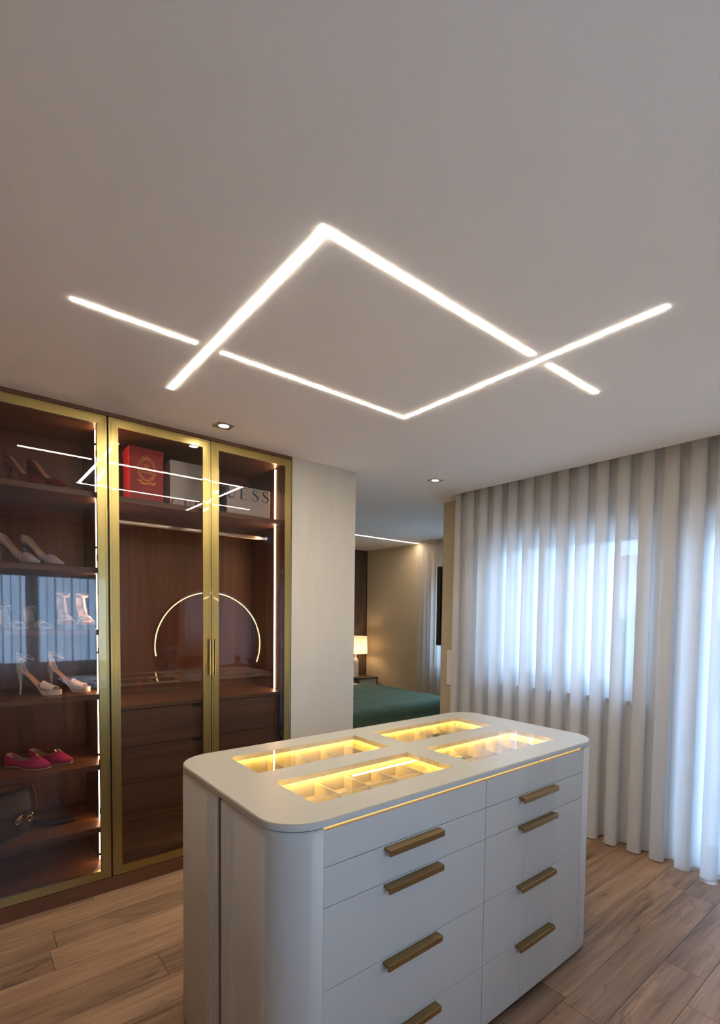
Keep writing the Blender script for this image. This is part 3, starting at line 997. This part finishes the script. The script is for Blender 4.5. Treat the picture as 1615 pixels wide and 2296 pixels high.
def letter(ch, y, z, h, parent, mat, x, th=0.0006):
    """roman capitals drawn as ribbons with thick and thin strokes; returns advance"""
    m = MB(); fn = on_face(x)
    tk, tn, sf = 0.165 * h, 0.035 * h, 0.030 * h
    P = lambda a, b: (y + a * h, z + b * h)
    def bar(a0, b0, a1, b1):
        m.prism([P(a0, b0), P(a1, b0), P(a1, b1), P(a0, b1)], fn, 0, th)
    if ch == 'U':
        bar(0.12, 0.33, 0.285, 1.0); bar(0.0, 0.965, 0.40, 1.0); bar(0.70, 0.33, 0.745, 1.0); bar(0.58, 0.965, 0.87, 1.0)
        pts = [P(0.2025 + 0.26 * (1 - math.cos(a)), 0.335 - 0.32 * math.sin(a)) for a in [PI * i / 20 for i in range(21)]]
        m.strip(pts, [h * (0.165 - 0.12 * i / 20) for i in range(21)], fn, th); adv = 0.95
    elif ch == 'E':
        bar(0.10, 0, 0.265, 1.0); bar(0.0, 0.965, 0.70, 1.0); bar(0.0, 0.0, 0.72, 0.035); bar(0.26, 0.50, 0.55, 0.535)
        bar(0.665, 0.78, 0.70, 1.0); bar(0.685, 0.0, 0.72, 0.24); bar(0.525, 0.40, 0.55, 0.63); adv = 0.85
    elif ch == 'S':
        ctl = [(0.56, 0.80), (0.50, 0.93), (0.34, 0.985), (0.17, 0.92), (0.10, 0.78), (0.18, 0.63), (0.36, 0.52), (0.54, 0.40), (0.60, 0.25), (0.50, 0.08), (0.32, 0.015), (0.13, 0.08), (0.06, 0.24)]
        wd = [0.03, 0.045, 0.05, 0.08, 0.12, 0.16, 0.18, 0.17, 0.13, 0.08, 0.05, 0.045, 0.03]
        m.strip([P(*c) for c in ctl], [w * h for w in wd], fn, th)
        bar(0.545, 0.74, 0.58, 1.0); bar(0.045, 0.0, 0.08, 0.30); adv = 0.74
    elif ch == 'G':
        ctl = [(0.80, 0.80), (0.68, 0.93), (0.50, 0.985), (0.28, 0.92), (0.14, 0.74), (0.10, 0.50), (0.14, 0.26), (0.28, 0.08), (0.50, 0.015), (0.68, 0.05), (0.80, 0.13)]
        wd = [0.03, 0.04, 0.05, 0.09, 0.15, 0.17, 0.15, 0.09, 0.05, 0.04, 0.04]
        m.strip([P(*c) for c in ctl], [w * h for w in wd], fn, th)
        bar(0.785, 0.72, 0.82, 1.0); bar(0.72, 0.05, 0.86, 0.42); bar(0.62, 0.40, 0.94, 0.435); adv = 1.05
    obj('letter', m, mat, parent)
    return adv * h


zs = 2.180
rb = thing('gift_box', 'tall red gift box with gold crest on the wardrobe top shelf', 'box', (-3.38, 0.86, zs), fixed=True)
obj('box_body', MB().box(-3.45, -3.300, 0.768, 0.955, zs, 2.495), 'red_box', rb, bevel=0.0015, seg=1)
obj('box_lid', MB().box(-3.452, -3.2985, 0.7665, 0.9565, 2.455, 2.507), 'red_box', rb, bevel=0.0015, seg=1)
em = MB(); fn = on_face(-3.2984)
ec_y, ec_z, ey, ez = 0.861, 2.383, 0.046, 0.062
em.strip([(ec_y + ey * math.cos(2 * PI * i / 40), ec_z + ez * math.sin(2 * PI * i / 40)) for i in range(41)], 0.004, fn, 0.0006)
em.strip([(ec_y + (ey - 0.009) * math.cos(2 * PI * i / 40), ec_z + (ez - 0.009) * math.sin(2 * PI * i / 40)) for i in range(41)], 0.0018, fn, 0.0006)
for i in range(18):        # scrolls round the frame
    a = 2 * PI * i / 18
    cy_, cz_ = ec_y + (ey + 0.003) * math.cos(a), ec_z + (ez + 0.003) * math.sin(a)
    em.strip([(cy_ + 0.0075 * (1 - s / 14) * math.cos(a + s * 0.55), cz_ + 0.0075 * (1 - s / 14) * math.sin(a + s * 0.55)) for s in range(12)], 0.0022, fn, 0.0007)
for dx, hh in ((-0.016, 0.014), (0, 0.024), (0.016, 0.014)):   # crown
    em.prism([(ec_y + dx - 0.007, ec_z + ez), (ec_y + dx + 0.007, ec_z + ez), (ec_y + dx, ec_z + ez + hh)], fn, 0, 0.0008)
for k_ in range(2):        # ribbon with curled ends
    em.strip([(ec_y - 0.050 + 0.1 * i / 20, ec_z - ez - 0.004 - 0.010 * math.sin(PI * i / 20) + 0.006 * math.sin(2 * PI * i / 10) - 0.006 * k_) for i in range(21)], 0.0035, fn, 0.0007)
em.strip([(ec_y - 0.030 + 0.06 * i / 40, ec_z - 0.016 + 0.006 * math.sin(i * 0.95) * (1.5 if i in (1, 2, 3, 16, 17) else 1)) for i in range(41)], 0.0022, fn, 0.0006)
em.strip([(ec_y - 0.012 + 0.03 * i / 30, ec_z + 0.018 + 0.012 * math.sin(i * 0.7)) for i in range(31)], 0.0022, fn, 0.0006)
em.strip([(ec_y - 0.018 + 0.010 * math.cos(a), ec_z + 0.012 + 0.018 * math.sin(a)) for a in [2 * PI * i / 20 for i in range(21)]], 0.002, fn, 0.0006)
obj('crest', em, 'gold_ink', rb)
em2 = MB()
em2.strip([(0.818 + 0.085 * i / 40, 2.2985 + 0.0012 * math.sin(i * 1.9)) for i in range(41)], 0.0022, on_face(-3.2999), 0.0006)
obj('small_print', em2, 'gold_ink', rb)

g1 = thing('shoe_box', 'tall white box with red triangle logo beside the red box', 'box', (-3.36, 1.14, zs), fixed=True)
obj('box_body', MB().box(-3.42, -3.300, 0.992, 1.298, zs, 2.473), 'white_box', g1, bevel=0.0015, seg=1)
tri = MB()
ty, tz, tw, thh = 1.143, 2.376, 0.047, 0.043
pts = [(ty - tw / 2, tz), (ty + tw / 2, tz), (ty, tz - thh)]
for i in range(3):
    tri.strip([pts[i], pts[(i + 1) % 3]], 0.0018, on_face(-3.2999), 0.0006)
tri.strip([(ty - 0.004, tz - 0.011), (ty - 0.003, tz - 0.006), (ty + 0.002, tz - 0.006), (ty + 0.004, tz - 0.011), (ty, tz - 0.017), (ty, tz - 0.021)], 0.0016, on_face(-3.2999), 0.0006)
tri.prism([(ty - 0.001, tz - 0.026), (ty + 0.001, tz - 0.026), (ty + 0.001, tz - 0.024), (ty - 0.001, tz - 0.024)], on_face(-3.2999), 0, 0.0006)
obj('triangle_logo', tri, 'red_ink', g1)
y = 0.996
for ch in 'GUESS':
    y += letter(ch, y, 2.182, 0.062, g1, 'red_ink', -3.2999) + 0.008
g2 = thing('shoe_box', 'low white box with large blue lettering under the shelf light', 'box', (-3.36, 1.50, zs), fixed=True)
obj('box_body', MB().box(-3.42, -3.300, 1.346, 1.652, zs, 2.390), 'white_box', g2, bevel=0.0015, seg=1)
obj('box_end', MB().box(-3.42, -3.301, 1.3445, 1.347, zs + 0.002, 2.388), 'grey_box', g2)
e2 = MB()
fe = lambda p, q, a: (p, 1.3445 - a, q)
e2.strip([(-3.375, 2.285), (-3.372, 2.292), (-3.364, 2.292), (-3.362, 2.283), (-3.368, 2.275), (-3.368, 2.267)], 0.004, fe, 0.0006)
for p0, p1 in (((-3.395, 2.31), (-3.340, 2.31)), ((-3.340, 2.31), (-3.3675, 2.24)), ((-3.3675, 2.24), (-3.395, 2.31))):
    e2.strip([p0, p1], 0.003, fe, 0.0006)
obj('triangle_logo', e2, 'navy_ink', g2)
y = 1.343
for i, ch in enumerate('UESS'):
    letter(ch, (1.340, 1.431, 1.518, 1.592)[i], 2.304 + 0.001 * i, 0.076, g2, 'navy_ink' if i == 3 else 'blue_ink', -3.2999)


# ================================================================== SHOES
def smooth01(t):
    t = max(0, min(1, t))
    return t * t * (3 - 2 * t)


class Shoe:
    """toe along +x, heel at x=0, on z=0"""
    def __init__(s, L, heel, plat, width=0.040, pointed=0.5, toe_spring=0.0):
        s.L, s.heel, s.plat, s.w, s.pt, s.ts = L, heel, plat, width, pointed, toe_spring

    def top(s, t):      # height of the insole
        return s.plat + s.heel * (1 - smooth01((t - 0.10) / 0.58)) + s.ts * smooth01((t - 0.75) / 0.25)

    def hw(s, t):       # half width
        if t < 0.08:
            b = 0.62 * math.sqrt(max(0.0, 1 - ((0.08 - t) / 0.085) ** 2))
        elif t < 0.70:
            b = 0.62 - 0.06 * math.sin(PI * min(1, (t - 0.08) / 0.34)) + 0.38 * smooth01((t - 0.30) / 0.40)
        else:
            q = (t - 0.70) / 0.30
            b = (1 - q ** (1.7 + 1.4 * (1 - s.pt))) ** (0.5 + 0.45 * s.pt) if q < 1 else 0
        return max(0.002, b * s.w)

    def ts_(s, n=28, a=0.0, b=1.0):
        return [a + (b - a) * (0.5 - 0.5 * math.cos(PI * i / n)) for i in range(n + 1)]

    def sole(s, th, front_only_to_ground=True):
        m = MB(); rings = []
        for t in s.ts_():
            zt, w = s.top(t), s.hw(t)
            zb = max(0.0 + s.ts * smooth01((t - 0.75) / 0.25), zt - th - (s.plat - th if t > 0.55 else 0) * smooth01((t - 0.52) / 0.12))
            x = t * s.L
            rings.append([(x, -w, zb), (x, w, zb), (x, w, zt), (x, -w, zt)])
        return m.loft(rings)

    def insole(s, a=0.02, b=0.97):
        m = MB(); rings = []
        for t in s.ts_(24, a, b):
            w = s.hw(t) * 0.88; z = s.top(t) + 0.0005; x = t * s.L
            rings.append([(x, -w, z), (x, w, z), (x, w, z + 0.0016), (x, -w, z + 0.0016)])
        return m.loft(rings)

    def arch(s, a, b, h, n=14, m_=12, ins=0.0, lift=0.0):
        """sheet over the foot between t=a and t=b; h(t) height"""
        rings = []
        for t in s.ts_(n, a, b):
            w = s.hw(t) - ins; x = t * s.L; z = s.top(t); hh = h(t) - ins
            rings.append([(x, -w * math.cos(PI * i / m_) * (1 if 0 < i < m_ else 1), z + lift + hh * math.sin(PI * i / m_) ** 0.75) for i in range(m_ + 1)])
        return MB().loft(rings, cap=False, closed=False)

    def wall(s, t_end, hfun, ins=0.0, n=26):
        """upstanding side running from t_end round the heel and back"""
        ts = [t_end * (1 - i / n) for i in range(n)] + [0.0]
        path = [(t, 1) for t in ts] + [(t, -1) for t in reversed(ts[:-1])]
        bot, mid, topr = [], [], []
        for t, sd in path:
            w = max(0.0, s.hw(max(t, 0.0)) - ins); x = max(t, 0.0) * s.L + (ins if t < 0.02 else 0); z = s.top(t); h = hfun(t)
            bot.append((x, sd * w, z)); mid.append((x - 0.002, sd * w * 1.03, z + h * 0.5)); topr.append((x, sd * w * 0.90, z + h))
        return MB().loft([bot, mid, topr], cap=False, closed=False)

    def stiletto(s, r0, r1, x0=None):
        x0 = x0 or 0.05 * s.L
        zt = s.top(0.05) - 0.001
        path = [(x0 + 0.010 * math.sin(PI * k / 8) * 0 + 0.012 * k / 8 * 0 + 0.004 * math.sin(k / 8 * PI), 0, zt * (1 - k / 8)) for k in range(9)]
        rad = [r0 * (1 - k / 8) ** 2 + r1 for k in range(9)]
        return MB().tube(path, rad, 12)

    def block(s, wx, wy):
        zt = s.top(0.08)
        a = MB()
        r = [[(0.006 + (1 - f) * 0.0, -wy * f, z), (0.006 + wx * f, -wy * f, z), (0.006 + wx * f, wy * f, z), (0.006, wy * f, z)] for f, z in ((0.86, 0), (0.86, 0.4 * zt), (1.0, zt - 0.001))]
        return a.loft(r)


def solid(o, t=0.0016):
    m = o.modifiers.new('leather', 'SOLIDIFY'); m.thickness = t; m.offset = 0
    return o


def pump(label, loc, rz, group, upper, lining, sole_mat):
    t = thing('high_heel_shoe', label, 'shoe', loc, rz, group)
    S = Shoe(0.225, 0.098, 0.008, 0.037, 0.8)
    obj('sole', S.sole(0.005), sole_mat, t)
    obj('insole', S.insole(), lining, t)
    obj('heel', S.stiletto(0.017, 0.0045), upper, t, smooth=True)
    vh = lambda u: 0.042 * (1 - smooth01((u - 0.66) / 0.36)) + 0.014
    solid(obj('toe_cap', S.arch(0.66, 0.995, vh), upper, t, smooth=True))
    qh = lambda u: 0.060 - 0.030 * smooth01(u / 0.35) + 0.016 * smooth01((u - 0.45) / 0.2)
    q = solid(obj('quarter', S.wall(0.68, qh), upper, t, smooth=True))
    obj('lining', S.wall(0.67, lambda u: qh(u) - 0.001, 0.0022), lining, q, smooth=True)
    return t


def white_sandal(label, loc, rz, group):
    t = thing('platform_sandal', label, 'shoe', loc, rz, group)
    S = Shoe(0.215, 0.098, 0.026, 0.038, 0.25)
    obj('platform', S.sole(0.006), 'white_leather', t)
    obj('insole', S.insole(0.02, 0.98), 'tan', t)
    obj('heel', S.stiletto(0.009, 0.0040), 'white_leather', t, smooth=True)
    solid(obj('toe_band', S.arch(0.58, 0.86, lambda u: 0.040 - 0.022 * smooth01((u - 0.58) / 0.28)), 'white_leather', t, smooth=True), 0.0025)
    c = solid(obj('heel_counter', S.wall(0.19, lambda u: 0.102 - 0.094 * smooth01(u / 0.19)), 'white_leather', t, smooth=True), 0.0025)
    st = []
    for i in range(24):
        a = 2 * PI * i / 24
        st.append((0.038 + 0.040 * math.cos(a), 0.027 * math.sin(a), S.top(0) + 0.094 - 0.030 * (0.5 + 0.5 * math.cos(a)) ** 2))
    sp = obj('ankle_strap', MB().tube(st, 0.0035, 6, True), 'white_leather', t, smooth=True)
    obj('strap_tail', MB().tube([(0.034, -0.027, S.top(0) + 0.07), (0.040, -0.034, S.top(0) + 0.045), (0.036, -0.036, S.top(0) + 0.012)], 0.003, 6), 'white_leather', sp, smooth=True)
    obj('buckle', MB().box(0.026, 0.042, -0.032, -0.029, S.top(0) + 0.062, S.top(0) + 0.078), 'gold_bright', sp, bevel=0.001)
    return t


def ballet_flat(label, loc, rz, group):
    t = thing('ballet_flat', label, 'shoe', loc, rz, group)
    S = Shoe(0.245, 0.006, 0.006, 0.043, 0.2, 0.004)
    obj('sole', S.sole(0.006), 'rubber', t)
    obj('insole', S.insole(), 'beige_lining', t)
    solid(obj('toe_cap', S.arch(0.60, 0.995, lambda u: 0.046 * (1 - smooth01((u - 0.62) / 0.42)) + 0.012), 'pink', t, smooth=True), 0.0025)
    qh = lambda u: 0.060 - 0.024 * smooth01(u / 0.35) + 0.008 * smooth01((u - 0.4) / 0.2)
    q = solid(obj('quarter', S.wall(0.62, qh), 'pink', t, smooth=True), 0.0025)
    obj('lining', S.wall(0.61, lambda u: qh(u) - 0.001, 0.003), 'beige_lining', q, smooth=True)
    z = S.top(0.66) + 0.064
    bow = MB()
    x = 0.66 * S.L
    for sd in (-1, 1):
        bow.tube([(x, 0, z + 0.002), (x - 0.006, sd * 0.012, z + 0.004), (x + 0.002, sd * 0.022, z - 0.005), (x + 0.008, sd * 0.012, z - 0.002), (x, 0, z + 0.002)], 0.0016, 6)
        bow.tube([(x, 0, z + 0.002), (x + 0.014, sd * 0.008, z - 0.006), (x + 0.026, sd * 0.014, z - 0.016)], 0.0016, 6)
    obj('bow', bow, 'gold_bright', t, smooth=True)
    return t


def flat_sandal(label, loc, rz, group):
    t = thing('flat_sandal', label, 'shoe', loc, rz, group)
    S = Shoe(0.235, 0.008, 0.010, 0.036, 0.35, 0.003)
    obj('sole', S.sole(0.010), 'rubber', t)
    obj('insole', S.insole(), 'silver_strap', t)
    solid(obj('heel_counter', S.wall(0.26, lambda u: 0.105 - 0.095 * smooth01(u / 0.26)), 'silver_strap', t, smooth=True), 0.002)
    for k in range(3):
        a = 0.60 + 0.09 * k
        solid(obj('toe_strap', S.arch(a, a + 0.035, lambda u: 0.034 - 0.05 * max(0, u - 0.6)), 'silver_strap', t, smooth=True), 0.002)
    obj('ankle_strap', MB().tube([(0.036 + 0.040 * math.cos(2 * PI * i / 24), 0.029 * math.sin(2 * PI * i / 24), S.top(0) + 0.088 + 0.014 * math.cos(2 * PI * i / 24)) for i in range(24)], 0.003, 6, True), 'silver_strap', t, smooth=True)
    return t


def block_sandal(label, loc, rz, group):
    t = thing('block_heel_sandal', label, 'shoe', loc, rz, group)
    S = Shoe(0.215, 0.090, 0.024, 0.041, 0.2)
    obj('platform', S.sole(0.007), 'slate', t)
    obj('insole', S.insole(), 'nude', t)
    obj('heel', S.block(0.045, 0.028), 'slate', t, bevel=0.002)
    for k in range(3):
        a = 0.56 + 0.11 * k
        solid(obj('toe_strap', S.arch(a, a + 0.075, lambda u: 0.044 - 0.06 * max(0, u - 0.56)), 'white_leather', t, smooth=True), 0.0025)
    solid(obj('heel_counter', S.wall(0.16, lambda u: 0.075 - 0.066 * smooth01(u / 0.16)), 'white_leather', t, smooth=True), 0.0025)
    n = 28
    rings = []
    for dz_ in (-0.007, 0.007):
        rings.append([(0.036 + 0.038 * math.cos(2 * PI * i / n), 0.030 * math.sin(2 * PI * i / n), S.top(0) + 0.072 + dz_ - 0.008 * math.cos(2 * PI * i / n)) for i in range(n)])
    st = solid(obj('ankle_strap', MB().loft(rings, cap=False), 'white_leather', t, smooth=True), 0.003)
    solid(obj('instep_strap', MB().loft([[(0.070 + 0.0105 * k, sy, S.top(0.1) + 0.066 - 0.020 * k) for sy in (-0.008, 0.008)] for k in range(6)], cap=False, closed=False), 'white_leather', t, smooth=True), 0.002)
    obj('buckle', MB().box(0.030, 0.046, 0.030, 0.034, S.top(0) + 0.060, S.top(0) + 0.084), 'gold_bright', st, bevel=0.001)
    return t


R = math.radians
pump('dark red high heel on the top shoe shelf, farther from the side light', (-3.375, 0.205, SH[0]), R(45), 'red heels on the top shelf', 'red_leather', 'beige_lining', 'green_sole')
pump('dark red high heel on the top shoe shelf, closer to the side light', (-3.385, 0.305, SH[0]), R(45), 'red heels on the top shelf', 'red_leather', 'beige_lining', 'green_sole')
pump('lilac grey pointed heel on the second shelf, farther from the side light', (-3.385, 0.165, SH[1]), R(48), 'grey heels on the second shelf', 'grey_leather', 'beige_lining', 'black')
pump('lilac grey pointed heel on the second shelf, nearer the side light', (-3.395, 0.270, SH[1]), R(48), 'grey heels on the second shelf', 'grey_leather', 'beige_lining', 'black')
flat_sandal('pale silver flat sandal with thin straps by the cabinet middle', (-3.43, 0.178, SH[2]), R(21), 'flat sandals on the third shelf')
flat_sandal('pale silver flat sandal with thin straps beside the platform pair', (-3.43, 0.283, SH[2]), R(21), 'flat sandals on the third shelf')
block_sandal('white strappy block heel sandal beside the flat sandals', (-3.43, 0.443, SH[2]), R(2), 'strappy block heels on the third shelf')
block_sandal('white strappy block heel sandal beside the side light', (-3.42, 0.534, SH[2]), R(2), 'strappy block heels on the third shelf')
white_sandal('white open-toe stiletto platform sandal with loose ankle strap on fourth shelf', (-3.395, 0.240, SH[3]), R(58), 'white stilettos on the fourth shelf')
white_sandal('white open-toe stiletto sandal nearer the wardrobe side light', (-3.430, 0.380, SH[3]), R(58), 'white stilettos on the fourth shelf')
ballet_flat('magenta ballet flat with gold bow at the shelf edge', (-3.425, 0.190, SH[4]), R(44), 'magenta ballet flats on the fifth shelf')
ballet_flat('magenta ballet flat with gold bow behind its mate', (-3.465, 0.295, SH[4]), R(44), 'magenta ballet flats on the fifth shelf')

# ================================================================== HANDBAG
hb = thing('handbag', 'black leather handbag with gold rings and chain on the low shelf', 'handbag', (-3.315, 0.150, SH[5]))
hb.rotation_euler = (0, 0, R(126))      # local x along the front, local -y towards the room
rings = []
for z, lx, ly in ((0.0, 0.150, 0.050), (0.006, 0.158, 0.056), (0.06, 0.162, 0.060), (0.13, 0.156, 0.052), (0.19, 0.148, 0.038), (0.225, 0.140, 0.026), (0.235, 0.130, 0.018)):
    rings.append([(math.copysign(abs(math.cos(a)) ** 0.45, math.cos(a)) * lx, math.copysign(abs(math.sin(a)) ** 0.45, math.sin(a)) * ly, z) for a in [2 * PI * i / 40 for i in range(40)]])
obj('bag_body', MB().loft(rings), 'bag', hb, smooth=True)
fr_ = []
for i in range(11):
    a = i / 10
    fr_.append([(x * (1 - 0.04 * a), -0.030 - 0.036 * math.sin(a * 1.5), 0.243 - 0.125 * a ** 1.4) for x in (-0.150, -0.10, -0.05, 0, 0.05, 0.10, 0.150)])
flap = solid(obj('flap', MB().loft(fr_, cap=False, closed=False), 'bag', hb, smooth=True), 0.006)
obj('piping', MB().tube([(0.150 * (1 - 0.04 * i / 10), -0.034 - 0.036 * math.sin(i / 10 * 1.5), 0.245 - 0.125 * (i / 10) ** 1.4) for i in range(11)], 0.0016, 6), 'gold_ink', flap, smooth=True)
for cx_, cz_, r_ in ((0.045, 0.088, 0.017), (0.112, 0.084, 0.019)):
    rg = obj('ring', MB().tube([(cx_ + r_ * math.cos(2 * PI * i / 24), -0.066 - 0.005 * math.sin(2 * PI * i / 24), cz_ + r_ * math.sin(2 * PI * i / 24)) for i in range(24)], 0.0042, 8, True), 'gold_bright', hb, smooth=True)
    obj('stud', MB().lathe([(0.0, -0.008), (0.006, -0.005), (0.008, 0.0), (0.006, 0.005), (0.0, 0.008)], (cx_, -0.064, cz_ + 0.004), 14), 'gold_bright', rg, smooth=True)
obj('clasp', MB().tube([(0.028, -0.070, 0.098), (0.062, -0.070, 0.112)], 0.006, 10), 'gold_bright', hb, smooth=True)
ch_ = None
for i in range(9):
    zc = 0.225 - 0.014 * i
    xc = 0.160 + 0.010 * math.sin(i * 0.8)
    lk = MB().tube([(xc + (0.0045 if i % 2 else 0.0) * math.cos(2 * PI * k / 10), -0.02 + (0.0 if i % 2 else 0.0045) * math.cos(2 * PI * k / 10), zc + 0.009 * math.sin(2 * PI * k / 10)) for k in range(10)], 0.0016, 5, True)
    obj('chain_link', lk, 'gold_bright', hb, smooth=True)
sp_ = [(0.145, 0.0, 0.03), (0.19, -0.02, 0.014), (0.24, -0.07, 0.013), (0.285, -0.11, 0.013), (0.305, -0.138, 0.013), (0.290, -0.160, 0.013), (0.245, -0.145, 0.014), (0.19, -0.10, 0.02), (0.14, -0.04, 0.04)]
obj('strap', MB().tube(sp_, 0.0125, 8), 'bag_soft', hb, smooth=True)

# ================================================================== VANITY (seen in the wardrobe glass)
mr = thing('round_mirror', 'large round wall mirror with lit ring opposite the wardrobe', 'mirror', (XS - 0.02, 2.56, 1.10), fixed=True)
RC, RZ, RR = 2.56, 1.105, 0.700
disc = [(RC + 0.735 * math.cos(a), RZ + 0.735 * math.sin(a)) for a in [math.radians(-22 + 224 * i / 48) for i in range(49)]]
obj('glass', MB().prism(disc, lambda p, q, a: (a, p, q), XS - 0.026, XS - 0.0), 'mirror', mr)
ringp = [(RC + RR * math.cos(a), RZ + RR * math.sin(a)) for a in [math.radians(-22 + 212 * i / 60) for i in range(61)]]
obj('light_ring', MB().strip(ringp, 0.013, lambda p, q, a: (XS - 0.0265 - a, p, q), 0.002), 'led_ring', mr)
vt = thing('vanity_table', 'walnut vanity table under the round mirror', 'table', (0.38, 2.55, 0), fixed=True)
obj('table_top', MB().box(0.17, XS - 0.028, 1.85, 3.25, 0.745, 0.775), 'walnut_h', vt, bevel=0.003)
for sy in (1.88, 3.20):
    obj('leg', MB().box(0.20, XS - 0.05, sy, sy + 0.02, 0, 0.746), 'walnut', vt)
vd = obj('drawer', MB().box(0.19, XS - 0.05, 2.05, 3.05, 0.62, 0.745), 'walnut_h', vt, bevel=0.002)
obj('knob', MB().tube([(0.19, 2.55, 0.68), (0.165, 2.55, 0.68)], 0.010, 10), 'gold', vd)
vc = thing('vanity_chair', 'russet velvet chair with curved back at the vanity', 'chair', (-0.10, 2.62, 0))
obj('seat', MB().prism(rrect(-0.22, 0.22, -0.24, 0.24, 0.10, 6), XYZ, 0.38, 0.47), 'chair', vc, bevel=0.02)
bo = []
for i in range(17):
    a = math.radians(100 + 160 * i / 16)
    hgt = 0.90 - 0.10 * abs(i - 8) ** 2 / 64
    bo.append([(0.24 * math.cos(a), 0.27 * math.sin(a), 0.44), (0.27 * math.cos(a), 0.30 * math.sin(a), 0.70), (0.27 * math.cos(a), 0.30 * math.sin(a), hgt), (0.22 * math.cos(a), 0.25 * math.sin(a), hgt), (0.20 * math.cos(a), 0.23 * math.sin(a), 0.44)])
obj('backrest', MB().loft(bo), 'chair', vc, smooth=True)
for sx, sy in ((-0.17, -0.19), (-0.17, 0.19), (0.17, -0.19), (0.17, 0.19)):
    obj('leg', MB().tube([(sx, sy, 0.39), (sx * 1.12, sy * 1.12, 0)], [0.016, 0.009], 10), 'gold', vc, smooth=True)
for (bx_, by_, s_, lab) in ((0.36, 1.99, 1.0, 'tall pale perfume bottle on the vanity table'), (0.30, 2.20, 0.62, 'short pale perfume bottle on the vanity table')):
    b_ = thing('perfume_bottle', lab, 'bottle', (bx_, by_, 0.775))
    obj('flask', MB().lathe([(0.0, 0), (0.036 * s_, 0), (0.038 * s_, 0.01), (0.038 * s_, 0.11 * s_), (0.014 * s_, 0.135 * s_), (0.012 * s_, 0.15 * s_), (0.0, 0.15 * s_)], (0, 0, 0), 20), 'perfume', b_, smooth=True)
    obj('stopper', MB().lathe([(0.0, 0.149 * s_), (0.016 * s_, 0.149 * s_), (0.018 * s_, 0.18 * s_), (0.0, 0.19 * s_)], (0, 0, 0), 16), 'gold', b_, smooth=True)
vp = thing('potted_plant', 'dark leafy plant in a pot on the vanity table', 'plant', (0.38, 3.02, 0.775))
obj('pot', MB().lathe([(0.0, 0), (0.045, 0), (0.060, 0.09), (0.054, 0.09), (0.042, 0.02), (0.0, 0.02)], (0, 0, 0), 20), 'ceramic', vp, smooth=True)
for i in range(12):
    a = i * 2.4
    l_ = 0.10 + 0.05 * random.random()
    c_, s_ = math.cos(a), math.sin(a)
    w_ = 0.016
    lf = [[(c_ * l_ * f * 0.6 - s_ * w_ * g_ * math.sin(PI * f) - 0, s_ * l_ * f * 0.6 + c_ * w_ * g_ * math.sin(PI * f), 0.06 + l_ * 1.3 * f - 0.06 * f * f) for g_ in (-1, 0, 1)] for f in (0.02, 0.25, 0.5, 0.75, 0.98)]
    solid(obj('leaf', MB().loft(lf, cap=False, closed=False), 'plant', vp, smooth=True), 0.001)

# ================================================================== OUTSIDE
ext = struct('terrace', MB().box(-14, 14, YF + 0.24, 26, -0.30, -0.16).box(XS + 0.24, 14, -12, YF + 0.24, -0.30, -0.16), 'terrace', 'pale tiled terrace outside the windows', 'terrace')
struct('wall_outside', MB().box(-3.36, -3.06, YB + 0.26, 6.15, -0.16, 2.9).box(-3.12, -3.06, YF + 0.24, YB + 0.26, -0.16, 2.9), 'outside', 'white rendered outside wall of the bedroom wing', 'wall')
hs = thing('neighbour_house', 'white neighbouring house with tiled roof beyond the terrace', 'house', (-4.0, 19, -0.16), fixed=True)
obj('wall', MB().box(-9, 1.5, 17, 22, -0.16, 2.9), 'outside', hs)
obj('roof', MB().prism([(16.6, 2.9), (22.4, 2.9), (19.5, 4.0)], lambda p, q, a: (a, p, q), -9.3, 1.8), 'rooftile', hs)
for wx in (-7.2, -4.4, -1.6):
    wd = obj('window', MB().box(wx - 0.6, wx + 0.6, 16.96, 17.01, 0.9, 2.1), 'pvc', hs)
    obj('pane', MB().box(wx - 0.5, wx + 0.5, 16.94, 16.97, 1.0, 2.0), 'dark_glass', wd)
hg = MB()
rg_ = random.Random(4)
for i in range(900):
    x, y_, z = rg_.uniform(-6, 4), rg_.uniform(11.2, 12.4), rg_.uniform(-0.16, 1.75)
    n = Vector((rg_.gauss(0, 1), rg_.gauss(0, 1), rg_.gauss(0, 1))).normalized()
    a = n.orthogonal().normalized() * 0.16
    b = n.cross(a.normalized()) * 0.09
    c_ = Vector((x, y_, z))
    hg.add([c_ - a, c_ + b, c_ + a, c_ - b], [(0, 1, 2, 3)])
hg.box(-6, 4, 11.5, 12.1, -0.16, 1.55)
he = obj('hedge', hg, 'hedge')
tag(he, 'clipped green hedge beyond the terrace', 'hedge')
he['kind'] = 'stuff'

for o in scn.objects:
    if '_fix' in o:
        del o['_fix']
